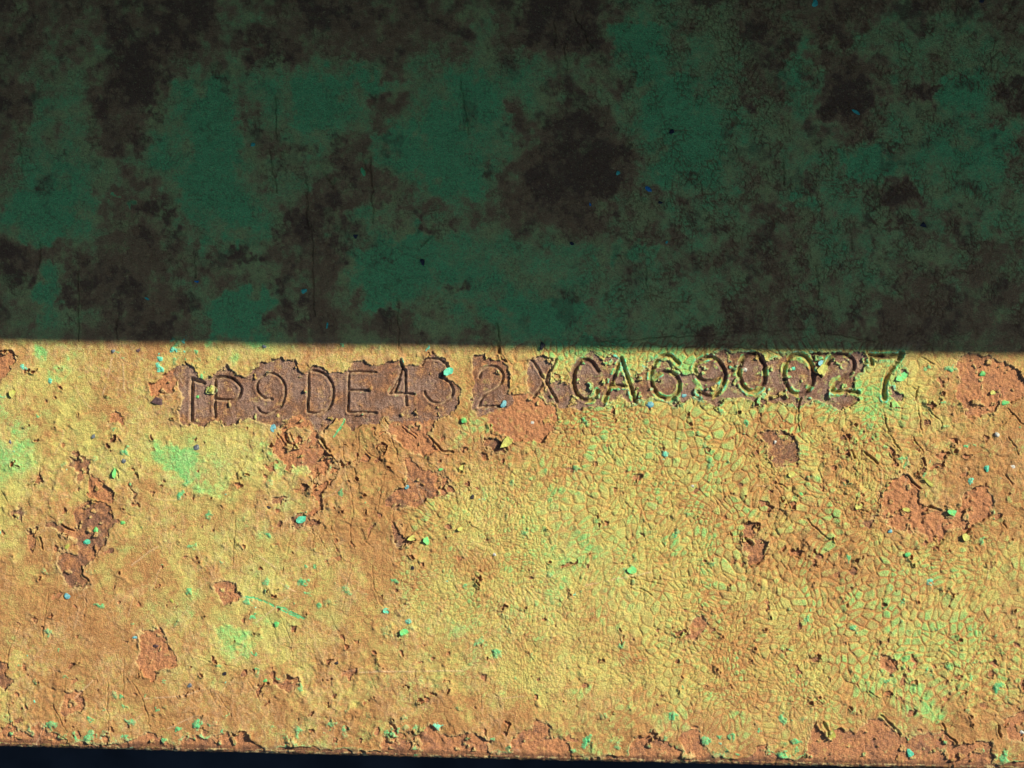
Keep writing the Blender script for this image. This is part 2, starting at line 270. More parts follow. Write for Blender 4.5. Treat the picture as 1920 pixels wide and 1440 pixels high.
# raised paint blisters and fresh green specks: x, y, r
BL = [(118,870,9),(235,846,11),(217,658,5),(88,1070,12),(170,1075,9),(185,1133,9),(106,1118,5),(90,1183,8),(68,1280,7),(120,1270,6),(215,1300,8),(250,1170,7),(290,1178,9),(372,925,10),(350,905,9),(375,918,6),(338,927,9),(392,965,8),(505,906,9),(460,975,8),(465,1127,10),(575,1110,7),(600,1135,8),(618,1128,11),(570,1090,13),(497,1090,9),(535,1100,8),(562,972,15),(590,1060,8),(650,1105,12),(740,1090,9),(756,1145,14),(725,1180,16),(765,1180,10),(808,1060,8),(800,975,9),(640,925,8),(520,1270,6),(562,1285,8),(400,1355,14),(425,1345,9),(700,1375,10),(690,1340,8),(650,1330,7),(560,1370,14),(540,1385,12),(575,1392,9),(755,1345,9),(60,1380,10),(120,1385,14),(165,1385,12),(20,1350,10),(55,1357,8),(310,1390,12),(960,905,9),(985,850,10),(1010,843,8),(985,1000,12),(1260,965,10),(1290,830,9),(1330,870,12),(1365,865,8),(1245,850,8),(1180,1010,9),(1170,1070,8),(1440,1000,10),(1480,1140,9),(1590,1045,8),(1745,1090,9),(1780,1110,14),(1690,1125,7),(1600,1180,8),(1780,1250,10),(1740,1260,12),(1730,1310,10),(1870,1290,16),(1820,1270,9),(1900,1310,10),(1500,1200,8),(1550,1240,7),(1583,1316,8),(1600,1330,14),(1470,1345,12),(1505,1345,9),(1465,1405,10),(1490,1390,12),(1860,1410,20),(1880,1425,14),(1410,1410,10),(1590,905,9),(1600,820,11),(1660,840,8),(1690,860,9),(1520,895,8),(1735,925,9),(1760,720,9),(1745,715,10),(1740,690,8),(1780,693,10),(1700,870,10),(1820,940,9),(1500,850,10),(1470,930,8),(1730,885,8),(1860,960,10),(1910,1100,8),(1840,1015,10),(1850,1010,8),(1880,1000,7),(1690,1000,9),(1720,1020,10),(1650,1010,8),(330,650,13),(363,658,7),(378,673,7),(300,670,8),(298,686,8),(255,702,8),(232,672,6),(45,690,6),(154,708,6),(95,715,9),(345,640,6),(640,645,6),(710,650,6),(838,660,7),(780,668,6),(872,790,8),(1100,790,9),(1400,790,10),(1560,745,9),(1350,770,9),(1310,800,8),(1320,835,7),(1165,1210,11),(1000,1230,12),(900,1205,14),(930,1225,12),(955,1180,10),(860,1330,9),(1130,1340,12),(1100,1390,16),(1110,1400,12),(960,1400,14),(1160,1395,10),(1235,1410,14),(1280,1420,10),(1360,1400,12),(1350,1380,8),(980,1385,9),(1060,875,8),(1080,880,9),(920,1000,6),(865,960,8),(930,900,9)]

# ------------------------------------------------------------------ height and wear fields
H = (fbm(X, Y, 60, 81, 3) - .5) * 2.0
bare = np.zeros(X.shape, np.float32); hue = np.full(X.shape, .6, np.float32)
sd = np.full(X.shape, 60.0, np.float32)               # >0 paint, <0 bare
lab = np.zeros(X.shape, np.int16)
for k, (poly, hu, lb) in enumerate(PATCH):
    w_ = win(poly, 26); x, y = WX[w_], WY[w_]
    d = pdist(x, y, poly, True); ins = inside(x, y, poly)
    s_ = np.where(ins, -d, d)
    m = s_ < sd[w_]
    hue[w_] = np.where(m & (s_ < 6), hu, hue[w_]); lab[w_] = np.where(m & (s_ < 0), k + 1, lab[w_])
    sd[w_] = np.minimum(sd[w_], s_)
isl_green = np.zeros(X.shape, np.float32)
for poly, g in ISLAND:
    w_ = win(poly, 20); x, y = WX[w_], WY[w_]
    d = pdist(x, y, poly, True); s_ = np.where(inside(x, y, poly), d, -d)
    sd[w_] = np.maximum(sd[w_], s_)
    isl_green[w_] = np.where(s_ > 0, g, isl_green[w_])
# flaked lower edge
eb = DE - (1 + 20 * np.clip(fbm(X, Y, 38, 91, 3) - .42, 0, 1) * 2.4 + (n12a - .5) * 14)
inx = sst(-600, 0, X)
m = eb < sd; hue = np.where(m & (eb < 6), .55 + .4 * (big3 - .5), hue); sd = np.minimum(sd, eb)
# scattered small losses
sp = fbm(X, Y, 16, 101, 3); RGN = [(720,900,190,150),(560,880,130,130),(150,940,110,150),(1750,900,230,170),(1480,1000,140,130),(1600,830,170,60),(640,1290,240,90),(1780,1280,240,100),(60,1330,110,80),(900,1370,400,40)]
rgn = np.zeros(X.shape, np.float32)
for (bx, by, rx, ry) in RGN: rgn = np.maximum(rgn, sst(1.3, .2, ((X - bx) / rx) ** 2 + ((Y - by) / ry) ** 2 + (big1 - .5) * 1.2))
rgn = rgn.astype(np.float32)
sp2 = (sp - .80 + .07 * rgn) * -55
reg = sst(660, 720, Y); ms = (sp2 < sd) & (reg > .5)
sdp = sd.copy(); sd = np.where(ms, np.minimum(sd, sp2), sd)
rem = (fbm(X, Y, 13, 441, 3, gain=.6) - .70 - .03 * sst(12, 3, -sd) - .10 * sst(300, 340, X) * sst(1030, 990, X) * sst(790, 770, Y)) * 40
sd = np.where((sd < -1.5) & (Y > 640) & (DE > 6), np.maximum(sd, np.minimum(rem, 3)), sd)
pm = sst(-.7, .8, sd).astype(np.float32)             # paint mask
bare = 1 - pm
ring = np.exp(-np.abs(sd - .8) / 1.3)
TH = 2.7 + 2.0 * (big2 - .5)
curl = np.where(sd > 0, np.exp(-sd / 4.5), 0) * np.clip(fbm(X, Y, 26, 111, 2) - .40, 0, 1) * 14.0
# second, thinner layer edges (undercoat steps)
step = sst(-.012, .012, fbm(X, Y, 34, 121, 3) - .60) * sst(.0, .5, sst(690, 730, Y))
H += pm * (TH + curl) + rgn * ((fbm(X, Y, 11, 341, 2) - .5) * 3.6 + (sst(-.02, .02, fbm(X, Y, 26, 351, 3) - .55) - .5) * 1.5)
H += bare * ((fbm(X, Y, 5.5, 131, 2, gain=.6) - .5) * 3.8 * (.5 + .5 * hue) + (fbm(X, Y, 3.2, 141, 1, sy=15) - .5) * 1.0)
H += pm * ((fbm(X, Y, 6.5, 151, 2, gain=.5) - .5) * 1.2 + (fbm(X, Y, 20, 152, 2) - .5) * 1.6 - .9 * step)
print("patches", time.time() - T0)

# craquelure ---------------------------------------------------------
def grid_mask(rows, xs0, dx, ys0, dy):
    g = np.array(rows, np.float32); gx = np.clip((X + (big1 - .5) * 90 - xs0) / dx, 0, g.shape[1] - 1.001); gy = np.clip((Y + (big2 - .5) * 70 - ys0) / dy, 0, g.shape[0] - 1.001)
    ix = gx.astype(int); iy = gy.astype(int); u = gx - ix; v = gy - iy
    u = u * u * (3 - 2 * u); v = v * v * (3 - 2 * v)
    return (g[iy, ix] * (1 - u) + g[iy, ix + 1] * u) * (1 - v) + (g[iy + 1, ix] * (1 - u) + g[iy + 1, ix + 1] * u) * v
# rows y=640,800,960,1120,1280,1400 ; columns x=0,160..1920
M_big = grid_mask([[0,0,0,0,0,.1,.7,1,1,1,.9,.5,.3],[0,0,0,0,0,.1,.8,1,1,1,.9,.6,.5],[0,0,0,0,0,.05,.5,.9,1,1,1,.4,.5],[0,0,0,0,0,.1,.2,.6,1,1,1,.9,.7],[0,0,0,0,0,.1,.3,.7,1,1,1,1,.9],[0,0,0,0,0,0,.1,.3,.6,.7,.5,.3,.3]], 0, 160, 640, 150)
M_fine = grid_mask([[.05,.05,.1,.1,0,0,0,0,0,0,0,0,0],[.3,.1,.2,.2,.05,.3,.4,.1,0,0,0,0,0],[.1,.05,.1,.1,.05,.7,.9,.35,.1,0,0,.1,.1],[.05,.05,.05,.1,.05,.7,1,.6,.15,.1,.1,.2,.2],[.05,.05,.05,.05,.05,.4,.8,.5,.2,.1,.1,.3,.3],[.1,.05,.05,.05,0,.1,.2,.1,.1,0,.1,.1,.1]], 0, 160, 640, 150)
cwx = X + (n12a - .5) * 4 + (fbm(X, Y, 90, 161, 2) - .5) * 60; cwy = Y + (n12b - .5) * 4 + (fbm(X, Y, 90, 171, 2) - .5) * 60
eB, idB, dxB, dyB = voronoi(cwx * 1.05 + cwy * .2, cwy * .94, 16.0, 5, 1.0)
eF, idF, dxF, dyF = voronoi(cwx * 1.0, cwy * .95, 9.0, 6, 1.0)
eM, idM, dxM, dyM = voronoi(cwx * .9 + cwy * .3, cwy * 1.0 - cwx * .1, 12.0, 7, 1.0)
eL, idL, _, _ = voronoi(cwx * 1.25 + cwy * .3, cwy * .7, 62.0, 8)
up = sst(650, 628, Y)                                                # shaded upper half: finer, shallower net
lowR = M_big * (1 - up)
vis = lambda n, a, b: sst(a, b, n)
brk = fbm(X, Y, 26, 181, 3)
mixBM = sst(.46, .54, fbm(X, Y, 120, 191, 2) + .06)                   # coarse or middling cells
gB = np.exp(-(eB / 1.2) ** 2) * lowR * vis(brk + .35 * lowR, .42, .62)
gM = np.exp(-(eM / 1.25) ** 2) * sst(.15, .8, M_big + M_fine) * (1 - up) * (1 - .75 * mixBM) * vis(1 - brk + .25 * M_big, .38, .62)
gF = np.exp(-(eF / 1.15) ** 2) * M_fine * (1 - up) * vis(brk + .3 * M_fine, .36, .6)
gL = np.exp(-(eL / 1.7) ** 2) * lowR * .9 * vis(n12b, .4, .55)
fine_all = np.exp(-(eF / 1.0) ** 2) * .18 * (1 - up) * (1 - M_big) * vis(n12a, .4, .6)
topnet = np.exp(-(eM / 1.0) ** 2) * up * sst(1000, 1300, X + (big1 - .5) * 300) * vis(brk, .4, .6) * .55
crack = np.maximum.reduce([gB, gM * .8, gF * .75, gL, fine_all, topnet]) * pm
H -= crack * 2.3
dome = (sst(0, 6, eB) * lowR * (mixBM) * .5 + sst(0, 4, eM) * sst(.2, .8, M_big) * (1 - mixBM) * .45 * (1 - up) + sst(0, 3.0, eF) * M_fine * .5 * (1 - up)) * pm
H += dome + ((idB - .5) * .5 * mixBM + (dxB * (idB - .5) + dyB * (idM - .5)) * .9 * mixBM) * lowR * pm
rg = lambda n: np.clip(1 - np.abs(2 * n - 1) * 3.2, 0, 1)
hl = np.maximum(rg(fbm(X, Y, 15, 401, 2)) ** 3, rg(fbm(X, Y, 9, 411, 2, sy=24)) ** 3) * pm * (1 - .75 * M_big) * (1 - up) * sst(.35, .6, fbm(X, Y, 60, 421, 2))
hl2 = rg(fbm(X, Y, 20, 431, 2, sy=12)) ** 3 * pm * (1 - .75 * M_big) * (1 - up)
H += hl * .8 - hl2 * .8
print("cracks", time.time() - T0)

# drawn cracks, scratches --------------------------------------------
line = np.zeros(X.shape, np.float32); pale = np.zeros(X.shape, np.float32); gscr = np.zeros(X.shape, np.float32)
for st, pts in CR:
    w_ = win(pts, 10); d = pdist(X[w_] + (n12a[w_] - .5) * 9, Y[w_] + (n12b[w_] - .5) * 7, pts)
    wd = .7 + .42 * st
    g = np.exp(-(d / wd) ** 2) * (.25 + .8 * np.clip(n12a[w_] + .15, 0, 1)) * (1 if st > 1.5 else .75)
    g = g * np.where(st > 2, 1, sst(.25, .5, n12b[w_] + .2))
    H[w_] -= g * (1.3 + 1.5 * st)
    H[w_] += np.exp(-((d - wd * 1.7) / 1.3) ** 2) * .55 * st
    line[w_] = np.maximum(line[w_], g * min(1, .35 + .2 * st))
for pts in LIGHT_SCR:
    w_ = win(pts, 6); d = pdist(SX[w_], SY[w_], pts); g = np.exp(-(d / 1.0) ** 2) * sst(.3, .5, n12a[w_] + .1)
    H[w_] += g * .5; pale[w_] = np.maximum(pale[w_], g)
for pts in GREEN_SCR:
    w_ = win(pts, 10); d = pdist(SX[w_], SY[w_], pts); g = np.exp(-(d / 2.0) ** 2) * sst(.32, .48, n4a[w_] + .1)
    H[w_] -= g * .6; gscr[w_] = np.maximum(gscr[w_], g)
# faint random hair scratches and hairline cracks in the smooth left part
rs = np.random.RandomState(4)
for k in range(150):
    x0, y0 = rs.uniform(0, 1920), rs.uniform(670, 1385)
    if x0 > 1000 and rs.rand() < .6: continue
    a = rs.normal(1.5, .55) if rs.rand() < .6 else rs.uniform(0, 3.14); L = rs.uniform(14, 75)
    pts = [(x0, y0)]
    for q in range(3):
        a += rs.normal(0, .22); pts.append((pts[-1][0] + math.cos(a) * L / 3, pts[-1][1] + math.sin(a) * L / 3))
    w_ = win(pts, 5); d = pdist(SX[w_], SY[w_], pts); g = np.exp(-(d / .95) ** 2)
    if k % 3: H[w_] -= g * 1.0 * pm[w_]; line[w_] = np.maximum(line[w_], g * .3)
    else: H[w_] += g * .5; pale[w_] = np.maximum(pale[w_], g * .6)
# blisters -----------------------------------------------------------
teal = np.zeros(X.shape, np.float32); gsp = np.zeros(X.shape, np.float32)
BL2 = list(BL)
for k in range(300):
    x0, y0 = rs.uniform(-100, 2020), rs.uniform(655, 1400)
    BL2.append((x0, y0, rs.uniform(1.4, 4.0) + (3 if rs.rand() < .12 else 0)))
for k in range(120):
    x_ = rs.uniform(0, 1920); BL2.append((x_, y_edge(x_) - abs(rs.normal()) * 26 - 3, rs.uniform(3, 12)))
for k in range(160):
    q_ = [(560,1080,180,120),(150,1320,170,60),(1780,870,130,150),(1700,1250,200,90),(330,680,90,30),(1250,850,160,90),(1180,1040,120,90)][k % 7]; BL2.append((q_[0] + rs.normal() * q_[2] * .6, q_[1] + rs.normal() * q_[3] * .6, rs.uniform(2.5, 7)))
for (bx, by, r) in BL2:
    pts = [(bx, by)]; w_ = win(pts, r * 2.2 + 6)
    x, y = WX[w_] - bx, WY[w_] - by
    a = (bx * 7.3 + by) % 3.1; e = .6 + ((bx * 3.7 + by * 1.9) % 1.0) * .5
    u = x * math.cos(a) + y * math.sin(a); v = (-x * math.sin(a) + y * math.cos(a)) / e
    q = np.maximum(np.sqrt(u * u + v * v), np.abs(u * .8 + v * .9)) / r + (n4a[w_] - .5) * 1.1
    g = sst(1.05, .7, q)
    H[w_] += sst(1.1, .15, q) * min(2.6, .8 + r * .16) * (0.6 + .4 * pm[w_])
    gsp[w_] = np.maximum(gsp[w_], g * (.35 + .65 * ((bx * 1.7 + by * .31) % 1.0)) * (1.0 if r > 3 else .7))
    teal[w_] = np.maximum(teal[w_], g * (((bx * .91 + by * 2.3) % 1.0) > .93) * .8)
# stamped characters -------------------------------------------------
lchar = np.zeros(X.shape, np.int16); strk = np.full(X.shape, 99.0, np.float32)
for k, (c, hw, dp, sts) in enumerate(CH):
    hw = hw * (.88 if c in '1P' else .82 if k < 9 else .98); dp = dp * 1.35; allp = [p for s_ in sts for p in s_]; w_ = win(allp, 16)
    d = np.minimum.reduce([pdist(SX[w_], SY[w_], s_) for s_ in sts])
    g = 1 - sst(.0, 1.05, d / (hw * 1.12))
    g = g ** .9; H[w_] -= g * dp * .72 * (1 + .4 * (n12a[w_] - .5)) + (n4a[w_] - .5) * g * 1.6
    H[w_] += np.exp(-((d - hw - 1.6) / 1.8) ** 2) * 1.3
    lchar[w_] = np.where(d < hw + .8, k + 1, lchar[w_]); strk[w_] = np.minimum(strk[w_], d - hw)
# paint clings to the strokes on the right half of the number
cl = sst(1050, 1110, X) * sst(8, -1, strk + (n12b - .5) * 14) * (strk < 20)
cling = cl * sst(.47, .56, n12a)
H += cling * 1.5 * bare
bare = bare * (1 - .92 * cling)
print("chars", time.time() - T0)

# ------------------------------------------------------------------ colour masks
g_low_st = [[.5,.3,.35,.3,.4,.35,.45,.5,.4,.3,.4,.4,.3,.3,.3,.5,.7],[.35,.3,.45,.55,.5,.5,.7,.6,.5,.5,.4,.4,.4,.45,.4,.55,.8],[.15,.45,.4,.3,.35,.6,.7,.55,.55,.4,.4,.4,.5,.55,.5,.6,.7],[.35,.65,.5,.45,.4,.6,.7,.4,.4,.35,.35,.45,.5,.5,.6,.8,.7],[.7,.75,.6,.5,.4,.55,.65,.4,.4,.35,.35,.55,.6,.5,.5,.5,.5],[.7,.75,.65,.6,.4,.5,.55,.4,.3,.3,.3,.45,.5,.4,.4,.4,.55],[.6,.65,.65,.6,.55,.5,.55,.5,.35,.3,.35,.4,.4,.4,.35,.3,.4],[.6,.7,.65,.7,.7,.75,.8,.8,.7,.6,.65,.6,.6,.65,.7,.7,.8]]
g_low_gr = [[.2,.5,.2,.4,.3,.2,.2,.2,.3,.6,.8,.7,.5,.5,.3,.2,.1],[.4,.2,.3,.1,.3,.2,.1,.3,.4,.4,.4,.4,.4,.5,.6,.2,.1],[.6,.2,.4,.7,.4,.2,.1,.2,.4,.45,.45,.4,.3,.3,.3,.2,.2],[.3,.1,.2,.3,.3,.15,.1,.35,.4,.5,.5,.35,.3,.3,.2,.1,.2],[.1,.1,.1,.2,.3,.2,.1,.3,.4,.5,.45,.35,.2,.3,.35,.4,.3],[.1,.05,.1,.35,.35,.2,.15,.4,.5,.4,.4,.3,.3,.35,.5,.5,.3],[.1,.1,.1,.3,.2,.1,.2,.4,.3,.3,.3,.3,.3,.35,.5,.55,.5],[.5,.2,.2,.2,.2,.3,.2,.15,.2,.3,.3,.3,.3,.3,.3,.3,.2]]
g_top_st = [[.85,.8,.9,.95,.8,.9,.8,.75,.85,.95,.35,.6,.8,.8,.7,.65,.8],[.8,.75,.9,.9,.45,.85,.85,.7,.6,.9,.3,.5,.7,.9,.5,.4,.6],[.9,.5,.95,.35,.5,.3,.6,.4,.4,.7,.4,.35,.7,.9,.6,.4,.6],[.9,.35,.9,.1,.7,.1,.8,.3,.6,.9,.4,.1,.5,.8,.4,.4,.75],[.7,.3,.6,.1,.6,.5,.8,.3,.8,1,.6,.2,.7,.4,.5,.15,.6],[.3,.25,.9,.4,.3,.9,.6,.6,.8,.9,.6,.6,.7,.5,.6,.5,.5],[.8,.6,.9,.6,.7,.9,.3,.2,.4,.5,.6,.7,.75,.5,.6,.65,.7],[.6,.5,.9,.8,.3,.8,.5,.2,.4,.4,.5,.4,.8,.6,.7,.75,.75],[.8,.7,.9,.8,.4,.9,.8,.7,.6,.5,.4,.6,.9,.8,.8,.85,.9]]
st_low = grid_mask(g_low_st, 0, 120, 660, 100); gr_low = grid_mask(g_low_gr, 0, 120, 660, 100)
wob = big1
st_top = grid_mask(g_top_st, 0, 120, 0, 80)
DK = [(250,150,80,80,.8),(235,225,60,70,.6),(1070,330,120,105,.52),(1080,250,90,60,.3),(1592,175,50,62,.85),(1690,372,50,40,.7),(1727,182,26,28,.8),(1385,195,38,20,.7),(300,400,48,32,.7),(160,530,80,55,.7),(725,180,38,34,.75),(650,350,50,50,.55),(530,430,40,60,.6),(1410,60,40,30,.5),(1372,620,45,40,.75),(612,280,50,20,.6),(800,430,48,22,.6),(845,540,25,20,.7),(500,505,60,40,.55),(20,480,50,40,.6),(1050,50,80,60,.6),(1570,60,50,36,.7),(1910,180,36,44,.7),(560,600,60,40,.5),(280,620,70,26,.7),(720,610,70,24,.45),(430,470,34,20,.8),(1600,20,30,26,.6),(20,200,40,50,.5),(350,50,50,50,.6),(500,90,60,44,.6),(1480,480,60,34,.4),(1660,620,80,30,.35)]
TL = [(400,235,45,90,.9),(385,330,52,50,.8),(600,190,46,44,.9),(700,155,40,30,.6),(800,285,90,50,.8),(730,510,72,60,.95),(450,590,62,48,1),(90,400,66,38,.7),(435,400,34,52,.7),(1195,85,46,44,1),(1250,200,46,80,.7),(1630,305,42,30,.9),(80,540,24,50,.7),(1850,290,55,46,.7),(1020,600,110,38,.7),(900,200,60,60,.6),(860,330,70,50,.6),(1280,300,46,60,.6),(1500,160,40,60,.6),(1800,180,50,50,.5),(1190,480,50,20,.8),(760,450,18,30,1),(246,376,16,8,1.4),(940,250,60,50,.5),(1500,370,30,20,.6),(660,400,40,24,.5),(1110,660,60,22,1.0),(330,860,44,26,.9),(430,1190,42,24,.9),(560,880,40,26,.5),(30,850,40,40,.5),(400,905,40,30,.5),(1060,1060,50,50,.35),(1740,1330,20,12,.4),(100,680,30,16,.8),(1610,745,60,30,.6)]
dk = np.zeros(X.shape, np.float32); tl = np.zeros(X.shape, np.float32)
GX = X + (big2 - .5) * 95 + (big3 - .5) * 55 + (n12a - .5) * 22; GY = Y + (big1 - .5) * 80 + (fbm(X, Y, 36, 301, 4, gain=.6) - .5) * 90 + (n12b - .5) * 26
for lst, f in ((DK, dk), (TL, tl)):
    for (bx, by, rx, ry, a) in lst:
        w_ = win([(bx - rx * 1.6, by - ry * 1.6), (bx + rx * 1.6, by + ry * 1.6)], 30)
        q = ((GX[w_] - bx) / rx) ** 2 + ((GY[w_] - by) / ry) ** 2
        f[w_] = np.maximum(f[w_], a * sst(1.7, .1, q + (n12a[w_] - .5) * 1.4))
mixy = sst(600, 690, Y + (big1 - .5) * 60)  # above the shadow edge the paint is greener: shade's cool tint put into colour
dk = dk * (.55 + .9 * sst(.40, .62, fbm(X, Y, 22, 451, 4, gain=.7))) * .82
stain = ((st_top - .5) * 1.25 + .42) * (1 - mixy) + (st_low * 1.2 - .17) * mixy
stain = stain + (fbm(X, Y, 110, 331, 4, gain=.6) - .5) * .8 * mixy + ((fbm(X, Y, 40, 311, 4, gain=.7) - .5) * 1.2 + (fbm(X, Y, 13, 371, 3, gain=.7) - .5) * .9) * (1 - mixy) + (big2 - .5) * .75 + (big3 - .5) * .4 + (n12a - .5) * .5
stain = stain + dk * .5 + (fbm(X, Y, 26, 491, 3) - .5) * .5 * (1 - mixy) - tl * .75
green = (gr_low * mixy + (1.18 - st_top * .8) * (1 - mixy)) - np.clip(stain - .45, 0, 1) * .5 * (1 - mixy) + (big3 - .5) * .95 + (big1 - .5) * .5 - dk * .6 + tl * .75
idm = np.where(mixBM > .5, idB, idM); em = np.where(mixBM > .5, eB, eM)
cellw = M_big * (1 - up); finew = np.clip(M_fine - M_big, 0, 1) * (1 - up)
green = green + .12 * mixy * sst(700, 760, Y) + cellw * ((idm - .55) * .30 + (sst(0, 7, em) - .5) * .45) + finew * ((idF - .5) * .6 + (sst(0, 4, eF) - .5) * .35) + (n12b - .5) * .35
stain = stain - cellw * (idm - .5) * .35
green = np.clip((green - .15) / 1.1, 0, 1)
# vertical run marks in the upper half
runs = fbm(X, Y, 9, 201, 3, sy=150)
stain += (runs - .5) * .4 * (1 - mixy)
# stain gathers in cracks and round the flaked places
halo = np.exp(-np.clip(sd, 0, 99) / 14.0)
stain += halo * .25 * (1 - sst(1050, 1150, X) * sst(800, 760, Y)) + .35 * sst(90, 0, DE) * (n12a)
nearn = sst(1040, 1120, X) * sst(1740, 1690, X) * sst(790, 745, Y) * sst(640, 665, Y)
green = np.maximum(green, nearn * (.45 + .8 * (n12a - .3)) * sst(40, 4, strk))
stain -= nearn * .35
green = np.maximum(green, np.clip(isl_green, 0, 1))
ms0 = sdp > 12
fresh = np.clip(np.maximum.reduce([gsp * (.6 + .4 * n4a), gscr, cling * sst(.46, .66, n4b) * .6]), 0, 1)
# fringe of fresh green along some paint edges
fr = np.exp(-((sd - 2.5) / 2.6) ** 2) * sst(.5, .6, fbm(X, Y, 30, 211, 2) + .12 * sst(1040, 1120, X) * sst(820, 760, Y)) * (1 - up)
fr = fr * np.where(ms0, .0, 1) * np.clip(.35 + nearn + sst(40, 0, DE), 0, 1); fresh = np.maximum(fresh, fr * .65)
skr = np.exp(-((strk - 1.6) / 1.8) ** 2) * sst(1040, 1100, X) * sst(.44, .54, fbm(X, Y, 12, 461, 3))
skr = np.maximum(skr, np.exp(-((strk - .5) / 1.5) ** 2) * sst(.60, .68, fbm(X, Y, 12, 471, 3)))
fresh = np.maximum(fresh, skr * .9)
teal = np.maximum(teal, skr * sst(.5, .62, fbm(X, Y, 9, 481, 2)) * .8)
teal = np.maximum(teal, fr * sst(.55, .7, fbm(X, Y, 18, 221, 2)) * .8 * nearn)
rim = ring * sst(.36, .55, fbm(X, Y, 22, 231, 2)) * (1 - up * .7) * np.where(ms0 & (sd < 6) & (sdp > 6), .3, 1)
hue = hue + (fbm(X, Y, 34, 241, 3) - .5) * .55 + (n12b - .5) * .3
pur = sst(.56, .7, fbm(X, Y, 28, 251, 3))
dark = np.clip(dk * (1 - mixy) * .9 + (1 - mixy) * (sst(.55, .75, fbm(X, Y, 50, 321, 4, gain=.65) + .25 * (st_top - .5)) * .6 + .35 * sst(130, -40, Y) + (fbm(X, Y, 16, 361, 3, gain=.7) - .5) * 1.2 * sst(.2, .6, stain)) + sst(.58, .74, fbm(X, Y, 40, 261, 3)) * .28 * mixy, 0, 1)  # top rows darkened too: the deepening shade near the flange, painted in
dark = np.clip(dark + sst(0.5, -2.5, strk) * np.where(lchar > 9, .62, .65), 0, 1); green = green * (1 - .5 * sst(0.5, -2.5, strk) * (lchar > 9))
dark = np.clip(dark + sst(11, 0, DE + (n12a - .5) * 10) * .9, 0, 1)
crk = np.clip(np.maximum(crack * .7, (np.exp(-(eB / 2.6) ** 2) * lowR * mixBM + np.exp(-(eM / 2.0) ** 2) * sst(.2, .8, M_big) * (1 - mixBM) * (1 - up) * .8) * vis(brk, .3, .55) * .8), 0, 1)
hn = np.exp(-(eF / .9) ** 2) * (1 - mixy) * sst(.45, .65, brk + .15 * sst(900, 1200, X)) * .9 + np.exp(-(eM / 1.0) ** 2) * (1 - mixy) * sst(950, 1250, X) * sst(.4, .6, brk) 
line = np.maximum(line, np.clip(hn, 0, 1) * .95); dark = np.clip(dark + np.clip(hn, 0, 1) * .35, 0, 1)
strokew = np.where((lchar > 0) & (lchar < 10), sst(.5, -2.5, strk) * sst(.4, .6, n4b + .08), 0)
pale = np.maximum(pale, strokew * .75)  # pale worn metal in the first strokes, sunlit wall highlights painted in with it
pale = np.maximum(pale, hl * .35); stain += hl2 * .25
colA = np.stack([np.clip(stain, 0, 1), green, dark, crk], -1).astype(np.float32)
colB = np.stack([np.clip(bare, 0, 1), np.clip(hue, 0, 1), np.clip(teal, 0, 1), np.clip(rim, 0, 1)], -1).astype(np.float32)
colC = np.stack([np.clip(fresh, 0, 1), np.clip(line, 0, 1), np.clip(pale, 0, 1), pur], -1).astype(np.float32)
print("masks", time.time() - T0)

# ------------------------------------------------------------------ materials
def mat(name):
    m = bpy.data.materials.new(name); m.use_nodes = True
    return m, m.node_tree, m.node_tree.nodes["Principled BSDF"]
class NB:
    def __init__(s, t): s.t = t
    def n(s, k, **kw):
        o = s.t.nodes.new(k)
        for a, b in kw.items(): setattr(o, a, b)
        return o
    def lk(s, a, b):
        if hasattr(a, 'default_value') or hasattr(a, 'links'): s.t.links.new(a, b)
        else: b.default_value = a
    def math(s, op, a, b=0.0, c=None, clamp=False):
        o = s.n('ShaderNodeMath', operation=op, use_clamp=clamp); s.lk(a, o.inputs[0]); s.lk(b, o.inputs[1])
        if c is not None: s.lk(c, o.inputs[2])
        return o.outputs[0]
    def mix(s, f, a, b, bt='MIX'):
        o = s.n('ShaderNodeMix', data_type='RGBA', blend_type=bt); s.lk(f, o.inputs[0]); s.lk(a, o.inputs[6]); s.lk(b, o.inputs[7]); return o.outputs[2]
    def noise(s, vec, sc_, det=2, rough=.5, dist=0):
        o = s.n('ShaderNodeTexNoise'); s.lk(vec, o.inputs['Vector']); o.inputs['Scale'].default_value = sc_; o.inputs['Detail'].default_value = det
        o.inputs['Roughness'].default_value = rough; o.inputs['Distortion'].default_value = dist; return o.outputs[0]
    def ss(s, v, a, b):
        o = s.n('ShaderNodeMapRange', interpolation_type='SMOOTHSTEP'); s.lk(v, o.inputs[0]); o.inputs[1].default_value = a; o.inputs[2].default_value = b; return o.outputs[0]
    def rgb(s, a):
        o = s.n('ShaderNodeSeparateColor'); s.lk(a, o.inputs[0]); return o.outputs
def lin(r, g, b, k=1.0):
    f = lambda c: (c / 255 / 12.92 if c <= 10.3 else ((c / 255 + .055) / 1.055) ** 2.4)
    return (f(r) * k, f(g) * k, f(b) * k, 1)
